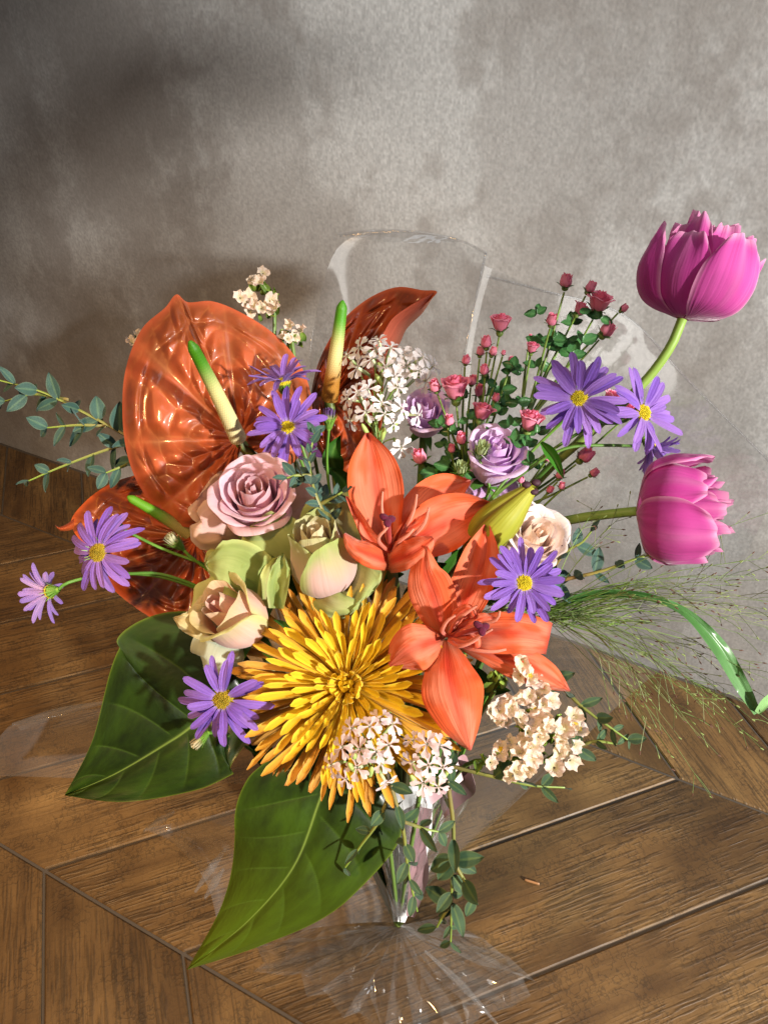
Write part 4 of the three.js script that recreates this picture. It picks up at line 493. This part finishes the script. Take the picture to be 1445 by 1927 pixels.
function sprayRose(label, node, blooms, leaves, z) {
  const t = thing('spray_rose', label, 'spray roses', T0), R = rng(node[0] + 3), nd = P(...node), st = [tube([nd, nd.clone().lerp(T0, 0.4).add(D(0, 0, -1).multiplyScalar(0.02)), T0.clone()], 0.0022, 12, 7, C('#4a6a2c'))];
  for (const [x, y, r, ty, tilt = 0] of blooms) {
    const zz = z + (R() - 0.5) * 0.03, p = P(x, y, zz), ax = D((x - node[0]) / 350 + (R() - 0.5) * 0.5 + tilt, 0.85, 0.55 + (R() - 0.5) * 0.5), L = mm(r * (ty ? 1.1 : 1.12), zz), Mt = frame(p, ax, R() * 6, L);
    if (!ty) Mt.scale(V(1.08, 0.82, 1.08));
    const b = partM(t, ty ? 'bloom' : 'bud', miniGeo[ty ? 1 : 0], miniMat[r < 12 ? 2 : R() < 0.35 ? 1 : 0], Mt); sub(b, 'sepals', sepalGeo, M.stem);
    const e = p.clone().addScaledVector(ax, -1.1 * L), m = e.clone().lerp(nd, 0.45).addScaledVector(ax, -0.012);
    st.push(tube([e, m, nd], [0.0007, 0.0009, 0.0013], 12, 5, (s) => mix(C('#7a9a3c'), C('#4a6a2c'), s)));
  }
  part(t, 'stem', merge(st), M.stem);
  for (const [x, y, l] of leaves) for (let k = 0; k < 3; k++) { const zz = z + (R() - 0.5) * 0.03 + 0.004, L = mm(l * 1.08 * (0.75 + 0.5 * R()), zz), d = D(R() - 0.5 + (k - 1) * 1.1, (R() - 0.5) + (k === 1 ? 0.9 : 0.2), (R() - 0.5) * 0.9), up = D((R() - 0.5) * 1.2, 0.5 * R(), 1), X = V().crossVectors(up, d).normalize(), Y = V().crossVectors(d, X), Mt = new THREE.Matrix4().makeBasis(X.multiplyScalar(L), Y.multiplyScalar(L), d.clone().multiplyScalar(L)); Mt.setPosition(P(x, y, zz)); partM(t, 'leaf', roseLeaf, M.leaf, Mt); }
}
sprayRose('pink spray roses reaching highest on the right, above the large purple aster', [985, 800, 0.525], [[1065, 530, 16, 0], [1110, 541, 14, 0], [1127, 570, 22, 1], [1092, 582, 14, 1], [1038, 603, 14, 0], [1173, 581, 10, 0, 0.4], [1142, 622, 18, 0, 0.2], [1001, 655, 12, 1], [997, 634, 6, 0]], [[1075, 610, 26], [1095, 645, 26], [1010, 590, 24], [1060, 652, 26], [1128, 600, 24], [1015, 650, 24], [1040, 640, 26], [1075, 670, 26], [1010, 690, 24], [1090, 590, 20]], 0.512);
sprayRose('pink spray roses with many buds between the white florets and the lilac rose', [880, 890, 0.53], [[942, 609, 19, 1], [914, 645, 14, 0], [903, 662, 11, 0], [927, 662, 11, 0], [877, 678, 11, 0], [911, 697, 12, 0], [947, 664, 6, 0], [961, 679, 9, 0], [857, 732, 26, 1], [818, 727, 15, 0, -0.2], [904, 736, 15, 0], [888, 716, 12, 0], [933, 749, 10, 0], [907, 776, 19, 1], [868, 826, 14, 0], [790, 860, 18, 0, -0.2], [845, 792, 13, 0], [850, 845, 10, 0]], [[945, 735, 26], [935, 778, 26], [960, 700, 22], [955, 765, 24], [965, 690, 22], [900, 810, 22], [830, 800, 20], [860, 860, 24], [820, 890, 26], [845, 880, 26], [890, 900, 22], [880, 790, 22], [925, 820, 24], [850, 815, 20], [915, 720, 20], [955, 840, 24], [895, 850, 24], [835, 840, 22], [975, 760, 22], [870, 750, 18], [905, 880, 24], [940, 900, 22]], 0.52);
sprayRose('pink spray roses low on the right, around the large purple aster', [950, 960, 0.525], [[998, 794, 23, 1], [1100, 857, 19, 0, 0.3], [1117, 890, 11, 0, 0.5], [1053, 893, 12, 0], [1057, 915, 9, 0], [1034, 922, 9, 0], [1150, 752, 18, 1], [1182, 776, 18, 1], [1030, 862, 10, 0], [980, 903, 9, 0]], [[985, 840, 24], [970, 830, 22], [1010, 815, 22], [1000, 870, 24], [960, 800, 20]], 0.5);

// ---------------------------------------------------------------- broad green foliage deep in the bouquet
{
  const t = thing('ruscus_leaves', 'dark green leaves deep in the bouquet between the two lilies', 'foliage', T0);
  const Ls = [[[820, 1120, 0.53], [850, 1070, 0.51], [870, 1030, 0.5]], [[780, 1120, 0.54], [800, 1080, 0.52], [840, 1060, 0.505]], [[760, 1150, 0.54], [790, 1110, 0.52], [840, 1100, 0.505]], [[700, 1130, 0.53], [720, 1090, 0.515], [760, 1080, 0.505]], [[900, 1090, 0.53], [940, 1060, 0.51], [960, 1110, 0.495]], [[900, 1130, 0.53], [930, 1120, 0.51], [945, 1140, 0.5]], [[840, 940, 0.545], [820, 900, 0.53], [800, 870, 0.52]], [[850, 940, 0.545], [845, 895, 0.53], [870, 860, 0.525]], [[640, 900, 0.57], [625, 860, 0.56], [640, 820, 0.555]], [[660, 960, 0.55], [650, 910, 0.54], [620, 880, 0.53]], [[1018, 832, 0.49], [1042, 862, 0.482], [1060, 900, 0.478]], [[470, 1400, 0.53], [520, 1440, 0.515], [560, 1480, 0.51]], [[760, 1340, 0.53], [800, 1350, 0.51], [860, 1390, 0.5]], [[760, 1400, 0.53], [810, 1440, 0.515], [850, 1460, 0.51]], [[470, 1110, 0.54], [420, 1050, 0.535], [400, 1030, 0.535]], [[560, 1120, 0.52], [520, 1080, 0.51], [500, 1050, 0.51]], [[880, 1250, 0.53], [910, 1290, 0.51], [960, 1300, 0.5]]];
  Ls.forEach((m, i) => part(t, 'leaf', pxPetal(m, i === 10 ? [3, 11, 8, 1] : [4, 20, 14, 1], { cup: 0.004, nu: 8, nv: 14, col: (u, s) => mix(mix(C('#24480f'), C('#3f7a24'), i === 10 ? 1 : 0.25), C('#6a9a44'), 0.4 * Math.exp(-u * u * 60)) }), M.leaf));
  const sp = [[[830, 1110, 0.53], [800, 1200, 0.56]], [[920, 1110, 0.53], [860, 1250, 0.57]], [[845, 950, 0.545], [810, 1100, 0.57]], [[645, 950, 0.56], [690, 1200, 0.6]], [[1040, 870, 0.492], [980, 930, 0.51], [900, 1050, 0.54]]];
  sp.forEach((q) => part(t, 'stem', tube([...PP(q), T0.clone()], 0.0015, 12, 6, C('#3f6a24')), M.stem));
}
{ // long blade that droops at the right edge
  const t = thing('grass_blade', 'long green grass blade arching down at the right edge', 'grass blade', T0);
  part(t, 'blade', pxPetal([[1020, 1160, 0.48], [1100, 1122, 0.466], [1200, 1120, 0.455], [1285, 1150, 0.45], [1350, 1215, 0.45], [1395, 1290, 0.455], [1424, 1342, 0.462]], [4, 8, 7, 8, 15, 14, 7], { nu: 8, nv: 70, keel: -0.0015, cup: 0.002, ruf: 0.0012, rf: 30, tilt: [0.004, 0.004, 0, -0.003, -0.003, 0, 0], col: (u, s) => mix(mix(C('#2f5a22'), C('#4f8040'), fbm(u * 6, s * 9, 3, 0, 0, 3)), C('#7aa070'), 0.4 * sst(0.6, 0.9, s)) }), M.leaf);
  part(t, 'curled_tip', pxPetal([[1424, 1342, 0.462], [1432, 1332, 0.458], [1440, 1322, 0.456], [1452, 1312, 0.456]], [6, 8, 9, 9], { nu: 6, nv: 14, cup: 0.003, tilt: 0.004, col: () => C('#86b070') }), M.leaf);
  part(t, 'stem', tube([P(1025, 1158, 0.481), P(950, 1230, 0.52), T0.clone()], 0.0012, 10, 6, C('#4a7a2c')), M.stem);
}
{ // airy panicle
  const t = thing('panic_grass', 'airy spray of hair thin grass with tiny seeds, right of the lower lily', 'grass', T0), R = rng(99), br = [], seeds = [];
  const root = [1020, 1158, 0.47], seed = new THREE.IcosahedronGeometry(1, 0).scale(0.5, 0.5, 1.3);
  const hair = (a, b, c, r, col) => br.push(tube(PP([a, b, c]), [r, r * 0.8, r * 0.5], 7, 3, col));
  const drop = (p, tip) => { const g = seed.clone().scale(0.0009, 0.0009, 0.0012); g.applyMatrix4(new THREE.Matrix4().lookAt(p, tip, V(0, 1, 0)).setPosition(p)); seeds.push(tint(g, R() < 0.45 ? C('#5a3a2a') : C('#7a8a4a'))); };
  for (let i = 0; i < 56; i++) {
    const an = lerp(-0.3, 0.85, R()), L = 130 + (an < 0.45 ? 380 : 290) * Math.pow(R(), 0.7), s0 = R() * 90, a = [root[0] + s0 * 0.9, root[1] - s0 * 0.12 + R() * 20, root[2] - s0 * 0.0001], e = [a[0] + Math.cos(an) * L, a[1] + Math.sin(an) * L + L * L * 0.00018, 0.455 + (R() - 0.5) * 0.1], m = [lerp(a[0], e[0], 0.5) + (R() - 0.5) * 12, lerp(a[1], e[1], 0.5) - 22 - R() * 12, lerp(a[2], e[2], 0.5)];
    const col = mix(C('#5a7a34'), C('#8a9260'), R()); hair(a, m, e, 0.00024, col);
    const nb = 3 + Math.floor(R() * 4), cv = curve(PP([a, m, e]));
    drop(P(...e), P(e[0] + 5, e[1] + 3, e[2]));
    for (let k = 0; k < nb; k++) { const s = 0.4 + 0.6 * R(), p = cv.getPointAt(s), d = cv.getTangentAt(s).add(D(R() - 0.5, R() - 0.5, R() - 0.5).multiplyScalar(0.7)).normalize(), q = p.clone().addScaledVector(d, 0.006 + 0.016 * R()); br.push(tube([p, p.clone().lerp(q, 0.5).add(D(0, 0.3, 0).multiplyScalar(0.0008)), q], 0.00018, 3, 3, col)); drop(q, q.clone().add(d)); }
  }
  for (let i = 0; i < 150; i++) { const x = 1000 + 240 * Math.pow(R(), 1.3), w = (x - 1000) / 240, y = 1138 + (R() - 0.5) * (30 + 60 * w) - 10 * w, l = 60 + 50 * R(); hair([x - l, y + 12 + 20 * R(), 0.465 + 0.02 * R()], [x - l * 0.4, y + 4, 0.462 + 0.02 * R()], [x + 20, y + (R() - 0.5) * 20, 0.455 + 0.02 * R()], 0.00028, mix(C('#557f1c'), C('#86a444'), R())); }
  for (const [ex, ey] of [[1445, 965], [1440, 1050], [1310, 1010], [1290, 1165], [1425, 1395], [1370, 1325], [1180, 960], [1150, 1000], [1420, 1250], [1350, 1310], [1130, 940], [1240, 1090], [1395, 1100], [1330, 1080]]) { const mx = lerp(1020, ex, 0.5), my = lerp(1150, ey, 0.5) - 15, m = [mx, my, 0.455], e = [ex, ey, 0.45 + 0.04 * R()], cv = curve(PP([root, m, e])); hair(root, m, e, 0.0003, C('#7a9a4a')); for (let k = 0; k < 8; k++) { const s = 0.55 + 0.45 * R(), p = cv.getPointAt(s), d = cv.getTangentAt(s).add(D(R() - 0.5, R() - 0.5, R() - 0.5)).normalize(), q = p.clone().addScaledVector(d, 0.008 + 0.01 * R()); br.push(tube([p, p.clone().lerp(q, 0.5), q], 0.00016, 3, 3, C('#7a8a4a'))); drop(q, q.clone().add(d)); } }
  const b = part(t, 'hair_branches', merge(br), M.stem); b.userData.kind = 'stuff';
  const s = part(t, 'seeds', merge(seeds), M.disc); s.userData.kind = 'stuff';
  part(t, 'stem', tube([P(...root), P(940, 1260, 0.52), T0.clone()], 0.0012, 12, 6, C('#5c8a2c')), M.stem);
}

// ---------------------------------------------------------------- wrapping: clear film, white paper, ribbon
{
  const t = thing('cellophane_wrap', 'clear crinkled cellophane wrapped round the bouquet and gathered at its foot', 'cellophane', T0);
  function film(name, rows, o = {}) {                                   // rows of (px, py, distance), each left to right
    const fs = rows.map((r) => [0, 1, 2].map((k) => arr(r.map((p) => p[k])))), col = (s, k) => arr(fs.map((f) => f[k](s)));
    const nx = (o.nx ?? 60) * 2, ny = o.ny ?? 50, cache = [];
    for (let i = 0; i <= nx; i++) cache.push([0, 1, 2].map((k) => col(i / nx, k)));
    const sd = o.seed ?? 1, cr = o.cr ?? 0.006;
    const R = rng(sd), A = [R() * 6, R() * 6, R() * 6], k1 = o.k1 ?? 14, k2 = o.k2 ?? 33;
    part(t, name, surf(nx, ny, (u, v) => { const s = u * 0.5 + 0.5, c = cache[Math.round(s * nx)], q = s + 0.09 * Math.sin(v * 3 + A[0]) + 0.05 * noise(s * 4, v * 3, sd), tri = Math.abs(((q * k1 + A[1]) / 6.283) % 1 - 0.5) * 2, f1 = o.crease ? tri : Math.pow(0.5 + 0.5 * Math.sin(q * k1 + A[1]), 1.6), f2 = Math.pow(0.5 + 0.5 * Math.sin(q * k2 + A[2] + v * 2), 2), e = sst(-0.05, 0.25, v); return P(c[0](v), c[1](v), c[2](v) - cr * e * (f1 + 0.35 * f2 + 0.5 * noise(s * 6 + v * 3, v * 5, sd + 4))); }), M.film);
  }
  function crumple(name, c, rim, amp, seed, free) {                      // pleats that run from the gather, broken into creased facets
    const R = rng(seed), fx = [0, 1, 2].map((k) => arr(rim.map((p) => p[k]))), n = free ? 26 : 16, m = 5, pt = [], pos = [], ctr = P(...c);
    for (let i = 0; i <= n; i++) { const e = P(...fx.map((f) => f((i + (R() - 0.5) * 0.5) / n))), row = [], jag = free ? 0.86 + 0.2 * R() : 1; for (let j = 0; j <= m; j++) { const s = Math.min(1, j === 0 ? 0.02 : j / m + (j < m ? (R() - 0.5) * 0.12 : 0)), p = ctr.clone().lerp(e, s * jag); p.addScaledVector(BK, (i % 2 ? 1 : -0.3) * amp * Math.sin(Math.PI * Math.min(1, s * 0.8)) * (0.3 + R()) + (R() - 0.5) * amp * 0.7 * s); if (p.y < 0.004) p.y = 0.004; row.push(p); } pt.push(row); }
    const q = 6, tri = (a, b, d) => { const nn = V().crossVectors(b.clone().sub(a), d.clone().sub(a)).normalize(), h = a.distanceTo(b) * 0.07, g = (x, y) => a.clone().multiplyScalar(1 - x - y).addScaledVector(b, x).addScaledVector(d, y).addScaledVector(nn, h * 27 * x * y * (1 - x - y)); for (let i = 0; i < q; i++) for (let j = 0; j < q - i; j++) { const A = g(i / q, j / q), B = g((i + 1) / q, j / q), E = g(i / q, (j + 1) / q); pos.push([A, B, E]); if (i + j < q - 1) pos.push([B, g((i + 1) / q, (j + 1) / q), E]); } };
    const gs = [];
    const flush = () => { const v = new THREE.BufferGeometry().setFromPoints(pos.flat()); const w = mergeVertices(v, 1e-6); w.computeVertexNormals(); gs.push(w.toNonIndexed()); pos.length = 0; };
    for (let i = 0; i < n; i++) for (let j = 0; j < m; j++) { const a = pt[i][j], b = pt[i + 1][j], d = pt[i + 1][j + 1], e = pt[i][j + 1]; if ((i + j) % 2) { tri(a, b, d); flush(); tri(a, d, e); flush(); } else { tri(a, b, e); flush(); tri(b, d, e); flush(); } }
    const g = mergeGeometries(gs); part(t, name, g, M.film);
  }
  film('back_sheet', [[[735, 1700, 0.64], [745, 1700, 0.65], [760, 1700, 0.648], [768, 1700, 0.64]], [[540, 1480, 0.61], [650, 1450, 0.635], [760, 1440, 0.64], [860, 1400, 0.625]], [[500, 1100, 0.63], [600, 1050, 0.645], [740, 1000, 0.645], [860, 960, 0.62]], [[570, 800, 0.635], [660, 700, 0.64], [760, 690, 0.63], [862, 740, 0.6]], [[585, 640, 0.635], [640, 462, 0.63], [790, 436, 0.612], [914, 477, 0.592]]], { seed: 4, nx: 40, ny: 60, cr: 0.001, k1: 5, k2: 9 });
  film('right_sheet', [[[768, 1690, 0.64], [775, 1690, 0.64], [785, 1685, 0.635]], [[850, 1420, 0.615], [1000, 1400, 0.6], [1160, 1330, 0.585]], [[860, 1000, 0.6], [1050, 1040, 0.59], [1330, 1180, 0.555]], [[872, 700, 0.597], [1060, 720, 0.585], [1420, 1010, 0.535]], [[912, 500, 0.588], [1020, 545, 0.585], [1172, 592, 0.568], [1300, 720, 0.55], [1470, 892, 0.525]]], { seed: 7, nx: 60, ny: 60, cr: 0.0035, k1: 7, k2: 13 });
  crumple('gathered_cone', [750, 1736, 0.655], [[690, 1500, 0.535], [730, 1480, 0.52], [780, 1490, 0.515], [830, 1480, 0.525], [885, 1500, 0.54]], 0.010, 12, false);
  film('top_roll', [[[628, 444, 0.63], [740, 446, 0.62], [862, 456, 0.61]], [[640, 437, 0.627], [740, 431, 0.612], [858, 447, 0.605]], [[634, 442, 0.624], [740, 456, 0.606], [856, 457, 0.602]]], { nx: 40, ny: 20, cr: 0.003, seed: 9 });
  for (const e of [[[640, 444, 0.626], [780, 436, 0.611], [868, 454, 0.602], [915, 477, 0.591]], [[914, 476, 0.591], [896, 560, 0.593], [870, 690, 0.598], [862, 800, 0.603]], [[914, 520, 0.588], [1020, 547, 0.584], [1172, 593, 0.567], [1300, 722, 0.549], [1472, 893, 0.524]]]) part(t, 'folded_edge', tube(PP(e), 0.0011, 50, 8), M.film);
  for (const e of [[[25, 1363, 0.566], [110, 1340, 0.556], [206, 1320, 0.55]], [[272, 1564, 0.6], [300, 1546, 0.595], [328, 1528, 0.59]], [[368, 1678, 0.6], [395, 1638, 0.595], [424, 1598, 0.585]], [[386, 1690, 0.6], [404, 1662, 0.596], [420, 1636, 0.59]], [[800, 1790, 0.635], [865, 1850, 0.628], [936, 1928, 0.612]], [[690, 1500, 0.53], [722, 1610, 0.58], [746, 1725, 0.645]]]) part(t, 'rolled_fold', tube(PP(e), [0.0012, 0.0032, 0.0012], 24, 14), M.film);
  film('left_flare', [[[560, 1480, 0.56], [330, 1470, 0.58], [0, 1460, 0.59]], [[560, 1420, 0.545], [280, 1395, 0.56], [-20, 1420, 0.575]], [[560, 1360, 0.55], [240, 1335, 0.55], [20, 1365, 0.565]], [[560, 1370, 0.57], [230, 1330, 0.57], [40, 1375, 0.58]]], { nx: 50, ny: 30, cr: 0.005, seed: 14 });
  film('front_sheet', [[[650, 1500, 0.54], [480, 1520, 0.545], [270, 1560, 0.575]], [[690, 1600, 0.565], [520, 1600, 0.565], [330, 1590, 0.59]], [[735, 1690, 0.605], [600, 1680, 0.59], [390, 1665, 0.605]], [[745, 1735, 0.62], [640, 1740, 0.615], [415, 1770, 0.625]]], { nx: 60, ny: 40, cr: 0.012, seed: 21, k1: 18 });
  crumple('skirt', [750, 1742, 0.654], [[500, 1752, 0.672], [466, 1812, 0.662], [560, 1850, 0.652], [662, 1935, 0.632], [790, 1975, 0.622], [900, 1950, 0.626], [1012, 1862, 0.648], [960, 1790, 0.664], [860, 1730, 0.68]], 0.017, 31, true);
}
{
  const t = thing('white_paper', 'white paper wrapped round the stems, showing behind the hanging eucalyptus', 'wrapping paper', T0);
  part(t, 'sheet', pxPetal([[770, 1480, 0.55], [775, 1570, 0.58], [765, 1660, 0.615], [752, 1735, 0.65]], [44, 36, 24, 10], { nu: 20, nv: 30, cup: -0.012, relief: (u, v) => 0.01 * Math.abs(noise(u * 2 + v * 3, v * 4, 8) - 0.5), col: () => [1, 1, 1] }), M.whitePaper);
}
{
  const t = thing('ribbon', 'dusty mauve satin ribbon tied round the bouquet foot', 'ribbon', T0);
  part(t, 'loop', surf(8, 30, (u, s) => { const x = arr([800, 850, 880, 888, 866, 830])(s), y = arr([1500, 1460, 1440, 1470, 1490, 1520])(s); return P(x + u * 6, y + u * 20, 0.51 + 0.02 * Math.sin(s * 3.14) * (s > 0.5 ? -1 : 1) * 0.4 + 0.03 * s * s); }), M.ribbon);
  part(t, 'tail', pxPetal([[800, 1520, 0.56], [785, 1590, 0.572], [788, 1650, 0.595], [772, 1725, 0.64]], [14, 17, 18, 8], { nu: 8, nv: 24, cup: 0.004, ruf: 0.003, rf: 7, col: () => [1, 1, 1] }), M.ribbon);
}
{
  const t = thing('dry_twig', 'tiny dry brown twig lying on the floor at the right', 'twig', P(1000, 1661, 0.6));
  const fz = (x, y) => 0.75 / ((y - 963.5) / FOC * Math.cos(PITCH) + Math.sin(PITCH)), z = fz(1000, 1661);
  t.position.copy(P(1000, 1661, z)); part(t, 'twig', tube([P(987, 1657, fz(987, 1657)), P(1000, 1661, z), P(1014, 1665, fz(1014, 1665))].map((p) => p.setY(0.002)), 0.0014, 6, 6, C('#a87a50')), M.stem);
}
renderer.render(scene, camera);
